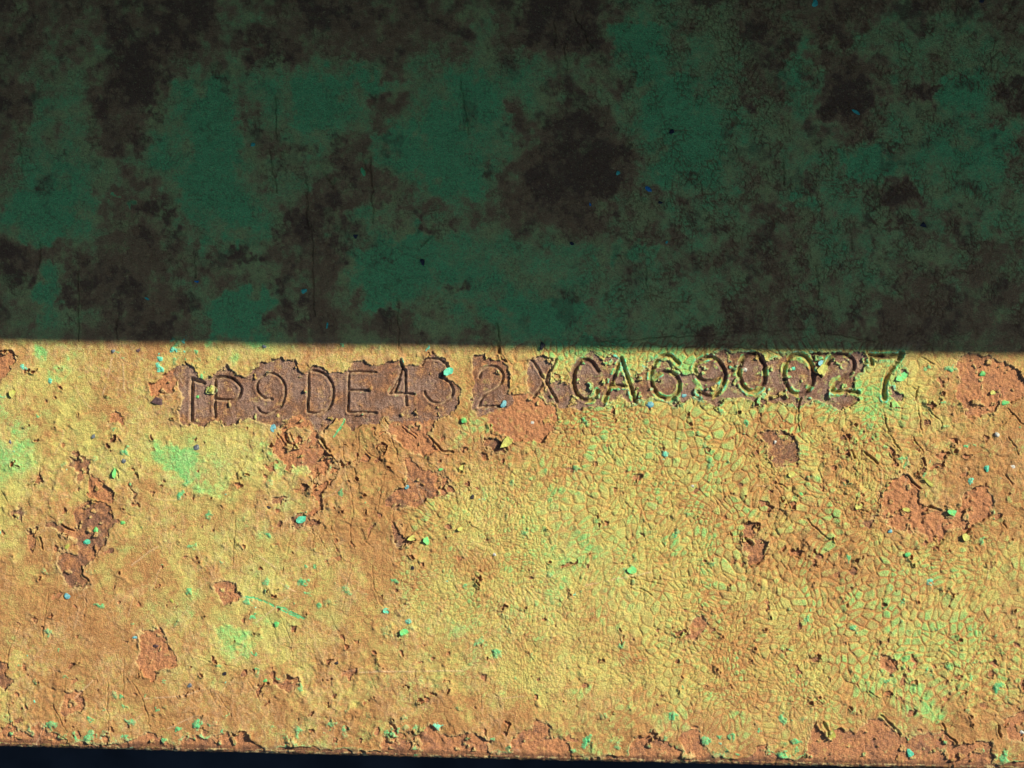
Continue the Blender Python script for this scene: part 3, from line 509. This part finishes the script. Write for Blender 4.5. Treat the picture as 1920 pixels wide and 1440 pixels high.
def plate_material():
    m, t, p = mat("weathered_paint"); b = NB(t)
    co = b.n('ShaderNodeTexCoord').outputs['Object']
    def att(nm):
        a = b.n('ShaderNodeAttribute', attribute_name=nm, attribute_type='GEOMETRY'); r = b.rgb(a.outputs['Color']); return r[0], r[1], r[2], a.outputs['Alpha']
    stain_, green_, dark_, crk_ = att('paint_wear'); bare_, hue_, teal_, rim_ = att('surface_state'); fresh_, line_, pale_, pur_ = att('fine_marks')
    nf = b.noise(co, 62, 3, .65)         # ~2 px grain
    nm = b.noise(co, 24, 4, .65, .3)     # ~6 px
    nl = b.noise(co, 7, 4, .6, .4)
    nf2 = b.noise(co, 95, 2, .6)
    j = b.math('ADD', b.math('MULTIPLY', b.math('SUBTRACT', nm, .5), 1.5), b.math('MULTIPLY', b.math('SUBTRACT', nf, .5), 1.5))
    st = b.math('ADD', b.math('ADD', stain_, b.math('MULTIPLY', j, .75)), b.math('MULTIPLY', crk_, .2))
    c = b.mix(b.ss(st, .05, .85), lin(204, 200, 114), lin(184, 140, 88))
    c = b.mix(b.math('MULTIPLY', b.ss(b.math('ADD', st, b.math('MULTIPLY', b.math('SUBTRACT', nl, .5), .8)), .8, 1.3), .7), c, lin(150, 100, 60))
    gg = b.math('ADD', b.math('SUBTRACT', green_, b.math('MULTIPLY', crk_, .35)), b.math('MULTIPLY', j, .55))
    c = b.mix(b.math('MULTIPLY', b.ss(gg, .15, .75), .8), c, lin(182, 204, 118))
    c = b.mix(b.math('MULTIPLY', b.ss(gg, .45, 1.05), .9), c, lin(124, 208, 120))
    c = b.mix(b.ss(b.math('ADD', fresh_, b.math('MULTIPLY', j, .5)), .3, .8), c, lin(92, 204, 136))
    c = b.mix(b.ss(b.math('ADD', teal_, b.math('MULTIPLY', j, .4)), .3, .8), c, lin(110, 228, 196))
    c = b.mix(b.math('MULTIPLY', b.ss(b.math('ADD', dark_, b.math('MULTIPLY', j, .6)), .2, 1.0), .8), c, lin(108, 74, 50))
    nsp = b.noise(co, 38, 3, .7, .2); nsq = b.noise(b.n('ShaderNodeTexCoord').outputs['Object'], 17, 4, .75, .5)
    c = b.mix(b.math('MULTIPLY', b.ss(nsp, .56, .68), .5), c, lin(128, 88, 54))
    c = b.mix(b.math('MULTIPLY', b.ss(nsq, .54, .66), .38), c, lin(140, 122, 62))
    c = b.mix(b.math('MULTIPLY', b.ss(nsp, .42, .30), .45), c, lin(222, 206, 128))
    c = b.mix(b.math('MULTIPLY', line_, .55), c, lin(120, 74, 40))
    
    c = b.mix(b.math('MULTIPLY', crk_, .6), c, lin(206, 152, 88))
    # bare steel
    h = b.math('ADD', hue_, b.math('ADD', b.math('MULTIPLY', j, .8), b.math('MULTIPLY', b.math('SUBTRACT', nl, .47), 2.0)))
    d = b.mix(b.ss(h, .1, .9), lin(124, 92, 72), lin(188, 132, 90))
    d = b.mix(b.math('MULTIPLY', b.ss(b.math('SUBTRACT', nf, hue_), .26, .6), .42), d, lin(176, 156, 146))
    d = b.mix(b.math('MULTIPLY', b.math('MULTIPLY', pur_, b.ss(nm, .45, .6)), .5), d, lin(132, 96, 86))
    d = b.mix(b.math('MULTIPLY', b.ss(dark_, .1, 1), .7), d, lin(88, 60, 42))
    c = b.mix(b.math('MULTIPLY', b.ss(b.math('ADD', bare_, b.math('MULTIPLY', j, .5)), .3, .75), b.math('SUBTRACT', 1.0, b.math('MULTIPLY', b.ss(b.math('ADD', nl, b.math('MULTIPLY', j, .3)), .52, .7), .4))), c, d)
    c = b.mix(b.math('MULTIPLY', rim_, .6), c, lin(222, 208, 146))
    c = b.mix(b.math('MULTIPLY', pale_, .6), c, lin(234, 206, 168))
    # grain of grime and pale salts
    k = b.math('ADD', b.math('MULTIPLY', nf, 1.5), b.math('MULTIPLY', nf2, 1.3)); k = b.math('ADD', b.math('MULTIPLY', nm, .6), k); k = b.math('SUBTRACT', k, .68)
    gr = b.n('ShaderNodeCombineColor'); [b.lk(k, gr.inputs[i]) for i in range(3)]
    c = b.mix(.85, c, gr.outputs[0], 'MULTIPLY')
    b.lk(c, p.inputs['Base Color'])
    b.lk(b.math('ADD', .52, b.math('MULTIPLY', nm, .3)), p.inputs['Roughness'])
    p.inputs['Specular IOR Level'].default_value = .35
    bp = b.n('ShaderNodeBump'); bp.inputs['Strength'].default_value = 1.0; bp.inputs['Distance'].default_value = .018
    b.lk(b.math('ADD', b.math('MULTIPLY', nf, 1.0), b.math('MULTIPLY', nf2, .6)), bp.inputs['Height']); t.links.new(bp.outputs[0], p.inputs['Normal'])
    return m
PM = plate_material()

def chip_material(name, c1, c2, rough=.55):
    m, t, p = mat(name); b = NB(t)
    co = b.n('ShaderNodeTexCoord').outputs['Object']
    n1 = b.noise(co, 34, 4, .65)
    c = b.mix(b.ss(n1, .35, .65), c1, c2); b.lk(c, p.inputs['Base Color']); p.inputs['Roughness'].default_value = rough
    bp = b.n('ShaderNodeBump'); bp.inputs['Strength'].default_value = .7; bp.inputs['Distance'].default_value = .01
    b.lk(b.noise(co, 70, 2), bp.inputs['Height']); t.links.new(bp.outputs[0], p.inputs['Normal']); return m
CM = {
 'blue': chip_material('pale_blue_paint', lin(122, 196, 204), lin(88, 150, 164)),
 'grey': chip_material('grey_grit', lin(128, 142, 150), lin(84, 92, 100)),
 'white': chip_material('white_grit', lin(226, 226, 214), lin(180, 186, 176)),
 'black': chip_material('black_grit', lin(52, 48, 56), lin(30, 28, 34)),
 'green': chip_material('green_paint', lin(84, 206, 128), lin(120, 190, 92)),
 'teal': chip_material('teal_paint', lin(86, 214, 176), lin(70, 170, 140)),
 'olive': chip_material('olive_paint', lin(186, 196, 90), lin(150, 150, 70)),
 'brown': chip_material('brown_scale', lin(108, 84, 84), lin(70, 50, 52)),
 'deep': chip_material('blue_paint', lin(50, 150, 196), lin(36, 110, 150)),
}

# ------------------------------------------------------------------ mesh of the plate, cut into its parts
def put(name, me, parent=None, label=None, category=None, kind=None, group=None, loc=(0, 0, 0)):
    o = bpy.data.objects.new(name, me); C.objects.link(o); o.location = loc
    if parent: o.parent = parent
    if label: o['label'] = label
    if category: o['category'] = category
    if kind: o['kind'] = kind
    if group: o['group'] = group
    return o
# profile of the rolled lower edge and the plate's side and underside
prof = [(1.5, -.1), (3, -.5), (4.5, -1.2), (5.8, -2.2), (6.9, -3.4), (7.7, -4.8), (8.2, -6.5), (8.6, -9), (8.8, -14), (8.8, -22), (8.6, -32), (8.4, -44), (8.0, -56), (4, -60), (-60, -60), (-1700, -60)]
ex_x = np.repeat(X[-1:], len(prof), 0); ey = np.zeros_like(ex_x); ez = np.zeros_like(ex_x)
for i, (dy, z) in enumerate(prof):
    rough_ = (fbm(X[-1:], X[-1:] * 0 + 40 * i, 22, 271, 3)[0] - .5)
    fr_ = (fbm(X[-1:], X[-1:] * 0 + 4 * i, 5, 281, 2)[0] - .5)
    ey[i] = Y[-1] + dy + (rough_ * 5 + fr_ * 2.4) * min(1, (i + 1) / 4) * (1 if i < 14 else 0)
    ez[i] = z + H[-1] * max(0, 1 - i / 7) + (fr_ * 1.6 if i < 14 else 0)
AX = np.concatenate([X, ex_x]); AY = np.concatenate([Y, ey]); AZ = np.concatenate([H, ez])
NR = AX.shape[0]
def ext(c):
    e = np.repeat(c[-1:], len(prof), 0).copy(); return e
cA, cB, cC = (np.concatenate([c, ext(c)]) for c in (colA, colB, colC))
for i in range(len(prof)):
    nn = fbm(X[-1:], X[-1:] * 0 + 5 * i, 12, 291, 3)[0]
    cB[NV + i, :, 0] = sst(.36, .42, nn); cB[NV + i, :, 1] = .25 + .5 * nn; cB[NV + i, :, 3] = sst(.60, .66, nn) * (i < 7)
    cA[NV + i, :, 2] = min(1, .45 + .12 * i); cC[NV + i, :, 0] *= (i < 6)
co = np.stack([(AX - 960) * S, (720 - AY) * S, AZ * S], -1).reshape(-1, 3).astype(np.float32)
cA = cA.reshape(-1, 4); cB = cB.reshape(-1, 4); cC = cC.reshape(-1, 4)
jj, ii = np.meshgrid(np.arange(NR - 1), np.arange(NX - 1), indexing='ij')
v0 = (jj * NX + ii).ravel(); quads = np.stack([v0, v0 + NX, v0 + NX + 1, v0 + 1], -1)
flab = np.zeros((NR, NX), np.int32)
bb = (bare > .5) & (sd < 0)
flab[:NV] = np.where(bb & (lab > 0) & (lab != 14), lab, 0)
flab[:NV] = np.where(bb & (lab == 0) & (DE < 45), 900, flab[:NV])
flab[:NV] = np.where(bb & ((lab == 0) | (lab == 14)) & (DE >= 45), 901, flab[:NV])
flab[:NV] = np.where(lchar > 0, 500 + lchar, flab[:NV])
flab[NV - 1:] = 950
flab = flab[:-1, :-1].ravel()
order = np.argsort(flab, kind='stable'); fl_s = flab[order]
uniq, starts = np.unique(fl_s, return_index=True); ends = list(starts[1:]) + [len(fl_s)]
plate = put("steel_plate", None, label="rust stained green painted steel plate stamped with a serial number, half in shade", category="steel plate")
def build(name, qs, parent, label=None, kind=None):
    vid, inv = np.unique(qs, return_inverse=True); inv = inv.reshape(-1)
    me = bpy.data.meshes.new(name)
    me.vertices.add(len(vid)); me.vertices.foreach_set("co", co[vid].ravel())
    me.loops.add(len(inv)); me.loops.foreach_set("vertex_index", inv.astype(np.int32))
    nq = len(qs); me.polygons.add(nq); me.polygons.foreach_set("loop_start", (np.arange(nq) * 4).astype(np.int32))
    me.update(calc_edges=True)
    me.polygons.foreach_set("use_smooth", np.ones(nq, bool))
    for nm_, arr in (('paint_wear', cA), ('surface_state', cB), ('fine_marks', cC)):
        a = me.attributes.new(nm_, 'FLOAT_COLOR', 'POINT'); a.data.foreach_set("color", arr[vid].ravel())
    me.materials.append(PM)
    return put(name, me, parent, label, kind=kind)
names = "first second third fourth fifth sixth seventh eighth ninth tenth eleventh twelfth thirteenth fourteenth fifteenth sixteenth last".split()
for u, a, e in zip(uniq, starts, ends):
    q = quads[order[a:e]]
    if len(q) < 6 and u != 0: u = 901
    if u == 0: build("paint_coat", q, plate, "cracked and stained green paint over the whole plate")
    elif u == 900: build("rusty_rim", q, plate, "row of small rusty losses along the lower edge", "stuff")
    elif u == 901: build("bare_speck", q, plate, "scattered tiny spots where paint is lost", "stuff")
    elif u == 950: build("plate_edge", q, plate, "dark brown rusted lower edge of the plate")
    elif u > 500:
        c = CH[u - 501][0]
        build("stamped_digit" if c.isdigit() else "stamped_letter", q, plate, ("stamped digit %s, %s character of the number" if c.isdigit() else "stamped letter %s, %s character of the number") % (c, names[u - 501]))
    else: build("bare_patch", q, plate, PATCH[u - 1][2])
print("meshes", time.time() - T0)

# ------------------------------------------------------------------ upright flange beyond the top of the frame (throws the shade)
FY = 6.1
edge_y = (720 - 650) * S
FH = (FY - edge_y) * sdir.z / sdir.y
def flange():
    m, t, p = mat("flange_paint"); b = NB(t); cc = b.n('ShaderNodeTexCoord').outputs['Object']
    c = b.mix(b.ss(b.noise(cc, 1.3, 5, .65), .42, .6), lin(44, 92, 66), lin(70, 46, 34)); c = b.mix(b.ss(b.noise(cc, 20, 4), .55, .7), c, lin(70, 54, 48))
    b.lk(c, p.inputs['Base Color']); p.inputs['Roughness'].default_value = .65
    pts = []; r = .12
    sec = [(0, -.02), (0, FH - r), (.05, FH - .04), (r, FH), (.4 - r, FH), (.37, FH - .04), (.4, FH - r), (.4, -.02)]
    n = 60; vv = []; ff = []
    for i in range(n + 1):
        xx = -22 + 46 * i / n
        for (yy, zz) in sec: vv.append((xx, yy, zz + (.008 * math.sin(i * 1.7) if zz > 1 else 0)))
    k = len(sec)
    for i in range(n):
        for q in range(k - 1): a = i * k + q; ff.append((a, a + 1, a + k + 1, a + k))
    ff.append(tuple(range(k))); ff.append(tuple(range(n * k + k - 1, n * k - 1, -1)))
    me = bpy.data.meshes.new("upright_flange"); me.from_pydata(vv, [], ff); me.materials.append(m)
    o = put("upright_flange", me, plate, "tall green flange that shades the upper half"); o.location = (0, FY, 0); o.rotation_euler = (0, 0, -26 / 1920)
flange()

# ------------------------------------------------------------------ ground below
def ground():
    m, t, p = mat("dark_ground"); b = NB(t); cc = b.n('ShaderNodeTexCoord').outputs['Object']
    c = b.mix(b.ss(b.noise(cc, .8, 3), .35, .7), (.010, .013, .017, 1), (.026, .031, .037, 1)); b.lk(c, p.inputs['Base Color']); p.inputs['Roughness'].default_value = .9
    me = bpy.data.meshes.new("ground"); L = 1500
    me.from_pydata([(-L, -L, 0), (L, -L, 0), (L, L, 0), (-L, L, 0)], [], [(0, 1, 2, 3)]); me.materials.append(m)
    put("ground", me, None, "dark shaded ground under the plate", kind="structure", loc=(0, 0, -15))
ground()

# ------------------------------------------------------------------ loose chips and grit, lying on the plate
def hat(px, py):
    i = int(np.clip(np.searchsorted(xs, px), 1, NX - 1)); col = Y[:, i]; j = int(np.clip(np.searchsorted(col, py), 1, NV - 1))
    return float(H[max(j - 1, 0):j + 2, max(i - 1, 0):i + 2].mean())
def stone(name, px, py, rx, ry, rot, matk, label=None, flat=.55, parent=None, category=None, group=None, sink=.3, seed=0, tilt=(0, 0)):
    r = np.random.RandomState(seed + int(px * 13 + py * 7) % 99991)
    me = bpy.data.meshes.new(name); import bmesh
    bm = bmesh.new(); bmesh.ops.create_icosphere(bm, subdivisions=2, radius=1.0)
    pl = [Vector(r.normal(size=3)).normalized() for _ in range(9)]; pd = [r.uniform(.35, .8) for _ in pl]
    for v in bm.verts:                                          # chip off facets
        for n_, d_ in zip(pl, pd):
            q = v.co.dot(n_)
            if q > d_: v.co -= n_ * (q - d_)
        v.co *= 1.15 + r.normal() * .02
        v.co.x *= rx * S * 1.15; v.co.y *= ry * S * 1.15; v.co.z *= flat * min(rx, ry) * S * 1.2
    bm.to_mesh(me); bm.free(); me.materials.append(CM[matk])
    o = put(name, me, parent, label, category, group=group)
    o.location = ((px - 960) * S, (720 - py) * S, hat(px, py) * S + flat * min(rx, ry) * S * (1 - sink)); o.rotation_euler = (tilt[0], tilt[1], rot)
    return o
LOOSE = [
 ('scale_flake', 295, 753, 16, 9, -.35, 'brown', 'dark brown oval flake of scale left of the first stamped digit', 'flake'),
 ('grit_grain', 999, 793, 4.5, 4, 0, 'white', 'white grain on the round orange bare patch', 'grit'),
 ('paint_chip', 944, 757, 8, 7, .5, 'blue', 'pale blue cube shaped chip at the foot of the stamped 2 before the X', 'paint chip'),
 ('paint_chip', 1218, 759, 10, 7.5, -.2, 'blue', 'large teal blue chip below the stamped letter A and digit 6', 'paint chip'),
 ('paint_chip', 1282, 741, 5.5, 4.5, .1, 'blue', 'small pale blue chip between the stamped 6 and the second 9', 'paint chip'),
 ('paint_chip', 870, 789, 5.5, 6.5, .4, 'green', 'green chip below the gap between the stamped 3 and 2', 'paint chip'),
 ('paint_chip', 512, 802, 5.5, 8.5, .1, 'blue', 'pale blue chip on the paint edge under the first stamped 9', 'paint chip'),
 ('grit_grain', 370, 839, 8, 5.5, .35, 'grey', 'grey blue grain on bright green paint below the first stamped digit', 'grit'),
 ('grit_grain', 214, 658, 4.5, 4.5, .3, 'grey', 'grey grain at the top of a thin scratch near the shadow edge', 'grit'),
 ('grit_grain', 260, 656, 4, 4.5, 0, 'brown', 'small brown grain near the shadow edge, right of the grey one', 'grit'),
 ('grit_grain', 497, 650, 6, 3.5, -.6, 'grey', 'pale curled grain just under the shadow edge above the first stamped 9', 'grit'),
 ('paint_chip', 127, 1117, 6, 6, 0, 'blue', 'sky blue chip below the largest bare patch on the left', 'paint chip'),
 ('paint_chip', 253, 1195, 5, 4.5, .6, 'blue', 'square sky blue chip beside the orange patch with a dark fleck', 'paint chip'),
 ('paint_chip', 163, 1015, 8, 6, .2, 'teal', 'teal chip in the middle of the largest left bare patch', 'paint chip'),
 ('paint_chip', 181, 995, 5.5, 8, -.3, 'green', 'green chip at the upper side of the largest left bare patch', 'paint chip'),
 ('paint_chip', 229, 981, 6.5, 4.5, .2, 'green', 'pale green chip just right of the left bare patches', 'paint chip'),
 ('paint_chip', 128, 1024, 7.5, 5, .5, 'olive', 'yellow green chip left of the teal chip on the bare patch', 'paint chip'),
 ('grit_grain', 233, 863, 5, 5, .4, 'grey', 'dark grey grain right under a round green blister', 'grit'),
 ('grit_grain', 176, 818, 5, 5.5, .7, 'grey', 'grey blue grain high above the left bare patches', 'grit'),
 ('grit_grain', 20, 828, 3.5, 5.5, .4, 'grey', 'grey blue grain near the left side of the photo', 'grit'),
 ('paint_chip', 323, 1127, 6.5, 2.6, -1.0, 'olive', 'thin olive sliver left of the round rimmed bare patch', 'paint chip'),
 ('paint_chip', 519, 1168, 5, 8, -.3, 'green', 'upright green chip under the long green scratch', 'paint chip'),
 ('grit_grain', 422, 1262, 5, 4.5, .2, 'black', 'black grain right of the orange patch with a dark fleck', 'grit'),
 ('grit_grain', 356, 1284, 5, 4.5, .2, 'grey', 'grey grain below the orange patch with a dark fleck', 'grit'),
 ('grit_grain', 293, 1211, 7, 5, .4, 'brown', 'dark fleck in the middle of an orange bare patch', 'grit'),
 ('grit_grain', 630, 1243, 6, 4.5, .1, 'black', 'black grain alone in the lower left centre', 'grit'),
 ('grit_grain', 773, 1065, 4, 4.5, .1, 'black', 'black grain below the V shaped bare patch', 'grit'),
 ('grit_grain', 884, 932, 4.5, 6.5, -.5, 'black', 'black grain right of the jagged reddish patch', 'grit'),
 ('grit_grain', 928, 1040, 4, 4, .1, 'white', 'white grain on finely cracked yellow paint', 'grit'),
 ('grit_grain', 504, 951, 4.5, 4, .1, 'black', 'black grain left of the small wedge shaped loss', 'grit'),
 ('paint_chip', 762, 912, 5, 5, .3, 'blue', 'pale teal chip at the left point of the jagged reddish patch', 'paint chip'),
 ('paint_chip', 827, 880, 5, 5, .3, 'green', 'small green chip above the jagged reddish patch', 'paint chip'),
 ('paint_chip', 1501, 926, 6, 5, .3, 'green', 'bright green chip far below the two stamped zeros', 'paint chip'),
 ('grit_grain', 1017, 649, 9, 8.5, .3, 'black', 'black lump on the shadow edge above the letter X', 'grit'),
 ('grit_grain', 1299, 911, 3.5, 3.5, .3, 'white', 'white grain amid coarse cracks below the second stamped 9', 'grit'),
 ('grit_grain', 1916, 1373, 5, 5.5, .3, 'white', 'white grain at the right side near the lower edge', 'grit'),
 ('paint_chip', 397, 730, 7.5, 5.5, .4, 'olive', 'olive chip lying on the stem of the stamped letter P', 'paint chip'),
 ('paint_chip', 371, 744, 3.6, 3.6, .4, 'green', 'tiny green chip between the stamped 1 and P', 'paint chip'),
 ('grit_grain', 1453, 829, 4, 3.5, .4, 'white', 'white grain on the grey and orange patch below the zeros', 'grit'),
 ('paint_chip', 1488, 690, 5, 5.5, .4, 'teal', 'pale teal chip inside the second stamped zero', 'paint chip'),
 ('grit_grain', 1397, 693, 4.2, 4.2, .4, 'white', 'pale grain on the left side of the first stamped zero', 'grit'),
 ('paint_chip', 1842, 701, 6.5, 5.5, .2, 'green', 'pale green chip on the broad orange patch at the right', 'paint chip'),
 ('paint_chip', 1885, 755, 8.5, 5.5, .1, 'green', 'green chip at the lower edge of the broad orange patch at the right', 'paint chip'),
 ('paint_chip', 1868, 815, 6, 5, -.3, 'white', 'whitish chip below the broad orange patch at the right', 'paint chip'),
 ('paint_chip', 1849, 879, 9, 6, .3, 'teal', 'large pale teal chip near the right side above the large orange patch', 'paint chip'),
 ('grit_grain', 1898, 875, 5, 4, -.6, 'white', 'pale grain right of the large pale teal chip', 'grit'),
 ('paint_chip', 1701, 1039, 6.5, 5, .1, 'green', 'pale green chip below the large orange patch', 'paint chip'),
 ('paint_chip', 1668, 996, 4.5, 4.5, .1, 'blue', 'small pale blue chip at the lower left of the large orange patch', 'paint chip'),
 ('paint_chip', 1706, 1411, 8.5, 8.5, .6, 'teal', 'bright green chip on the reddish patch at the lower edge', 'paint chip'),
 ('paint_chip', 497, 1276, 4.5, 4.5, .2, 'green', 'small green chip low on the left, above the edge', 'paint chip'),
 ('paint_chip', 1217, 356, 4.2, 9, .9, 'deep', 'blue chip in the shade, right of the big dark blotch', 'paint chip'),
 ('paint_chip', 1106, 384, 2.4, 5.0, .1, 'deep', 'blue sliver on the big dark blotch in the shade', 'paint chip'),
 ('paint_chip', 370, 528, 6.5, 2.6, -.35, 'deep', 'blue sliver in the shade at lower left', 'paint chip'),
 ('paint_chip', 1604, 211, 9.5, 3.6, -.45, 'teal', 'bright green sliver in the shade on the dark blotch at right', 'paint chip'),
 ('paint_chip', 1158, 325, 4.5, 4.5, 0, 'teal', 'round green chip on the right of the big dark blotch in the shade', 'paint chip'),
 ('paint_chip', 571, 546, 5.5, 6.5, .2, 'teal', 'green chip in the shade beside the long vertical crack', 'paint chip'),
 ('paint_chip', 276, 560, 6, 2.4, -.6, 'teal', 'green sliver in the shade on the lower left dark blotch', 'paint chip'),
 ('paint_chip', 614, 609, 3.6, 7.5, -.2, 'teal', 'upright green chip in the shade just above the shadow edge', 'paint chip'),
 ('paint_chip', 475, 273, 5, 5, .2, 'teal', 'round green chip in the shade left of two short scratches', 'paint chip'),
 ('paint_chip', 1526, 7, 8, 7, .2, 'teal', 'green chip at the top of the photo on the right', 'paint chip'),
 ('paint_chip', 1250, 454, 3.6, 3.6, .2, 'teal', 'small green chip in the shade below the blue chip', 'paint chip'),
 ('paint_chip', 681, 322, 6, 9, .3, 'green', 'dull green chip in the shade right of a diagonal crack', 'paint chip'),
 ('grit_grain', 1731, 422, 8, 6.5, -.4, 'black', 'black grain in the shade, lowest on the right', 'grit'),
 ('grit_grain', 792, 492, 5.5, 7, .4, 'black', 'black grain on teal paint in the lower middle of the shade', 'grit'),
 ('grit_grain', 667, 443, 5.5, 5.5, -.6, 'black', 'black grain in the shade left of the teal patch', 'grit'),
 ('grit_grain', 1072, 457, 6, 4, 0, 'black', 'flat black grain under the big dark blotch in the shade', 'grit'),
 ('grit_grain', 1258, 247, 6, 5, 0, 'black', 'black grain in the shade above the blue chip', 'grit'),
 ('grit_grain', 1239, 380, 5, 4, 0, 'black', 'black grain just right of the blue chip in the shade', 'grit'),
 ('grit_grain', 1841, 2, 7, 5, 0, 'black', 'black grain at the very top on the right', 'grit'),
]
for (nm_, px, py, rx, ry, rot, mk, lb, cat) in LOOSE:
    stone(nm_, px, py, rx * .8, ry * .8, rot, mk, lb, flat=.34, category=cat, group='loose paint chips and grit lying on the plate')

# ------------------------------------------------------------------ raised paint flakes still attached (parts of the plate)
def flake(px, py, w_, h_, rot, lift, matk, label=None, seed=1):
    r = np.random.RandomState(seed); n = 9; import bmesh
    bm = bmesh.new(); rings = []
    outl = [(math.cos(2 * math.pi * k / n) * (1 + r.normal() * .16), math.sin(2 * math.pi * k / n) * (1 + r.normal() * .16)) for k in range(n)]
    def zz(u, v): return lift * S * max(0.0, .5 + .5 * u) ** 1.6 + .25 * S
    for off in (0, -1.6 * S):
        c = bm.verts.new((0, 0, zz(0, 0) + off)); ri = [[bm.verts.new((u * f * w_ * S, v * f * h_ * S, zz(u * f, v * f) + off + r.normal() * .12 * S)) for u, v in outl] for f in (.5, 1)]
        rings.append((c, ri))
    for s_, (c, (a, b)) in enumerate(rings):
        for k in range(n):
            k2 = (k + 1) % n
            f1 = [c, a[k], a[k2]]; f2 = [a[k], b[k], b[k2], a[k2]]
            if s_: f1 = f1[::-1]; f2 = f2[::-1]
            bm.faces.new(f1); bm.faces.new(f2)
    for k in range(n):
        k2 = (k + 1) % n; bm.faces.new([rings[0][1][1][k], rings[1][1][1][k], rings[1][1][1][k2], rings[0][1][1][k2]])
    me = bpy.data.meshes.new("paint_flake"); bm.normal_update(); bm.to_mesh(me); bm.free(); me.materials.append(CM[matk])
    o = put("paint_flake", me, plate, label); o.location = ((px - 960) * S, (720 - py) * S, (hat(px, py) + .6) * S); o.rotation_euler = (0, 0, rot)
FL = [(951, 829, 13, 8, 3.8, 6, 'olive', 'raised pale green flake below the stamped 2'), (841, 697, 10, 7, 3.7, 6, 'teal', 'folded teal flake beside the stamped 3'),
 (1542, 691, 11, 7, 3.9, 5, 'olive', 'yellow flake between the second zero and the last 2'), (1539, 681, 6, 5, 3.4, 4, 'blue', None), (1692, 706, 12, 8, 3.6, 5, 'green', 'bright green flake beside the stamped 7'),
 (1561, 1377, 9, 6, 2.0, 6, 'olive', None), (863, 992, 5, 4, 3.4, 6, 'olive', None), (773, 1009, 8, 5, 3.4, 6, 'olive', None), (800, 1014, 5, 8, 3.3, 5, 'green', None),
 (1741, 905, 12, 4, -.7+3.14, 5, 'olive', None), (1810, 1007, 7, 7, 3.5, 6, 'olive', None), (868, 877, 6, 5, 3.3, 5, 'olive', None), (1610, 950, 8, 6, 3.4, 4, 'olive', None),
 (215, 888, 3.5, 9, 3.0, 5, 'green', None), (24, 737, 5, 7, 3.2, 5, 'olive', None), (565, 974, 10, 6, 3.6, 3, 'teal', None), (1185, 1068, 9, 8, 3.5, 4, 'green', None), (725, 1145, 6, 6, 3.4, 4, 'teal', None), (1862, 736, 6, 5, 3.4, 4, 'olive', None), (758, 1185, 8, 6, 3.4, 4, 'green', None), (1485, 890, 7, 6, 3.4, 4, 'olive', None), (1700, 956, 8, 4, 3.0, 4, 'olive', None), (1785, 960, 10, 6, 3.0, 5, 'green', None)]
for k, f in enumerate(FL): flake(*f, seed=k + 3)
print("done", time.time() - T0)
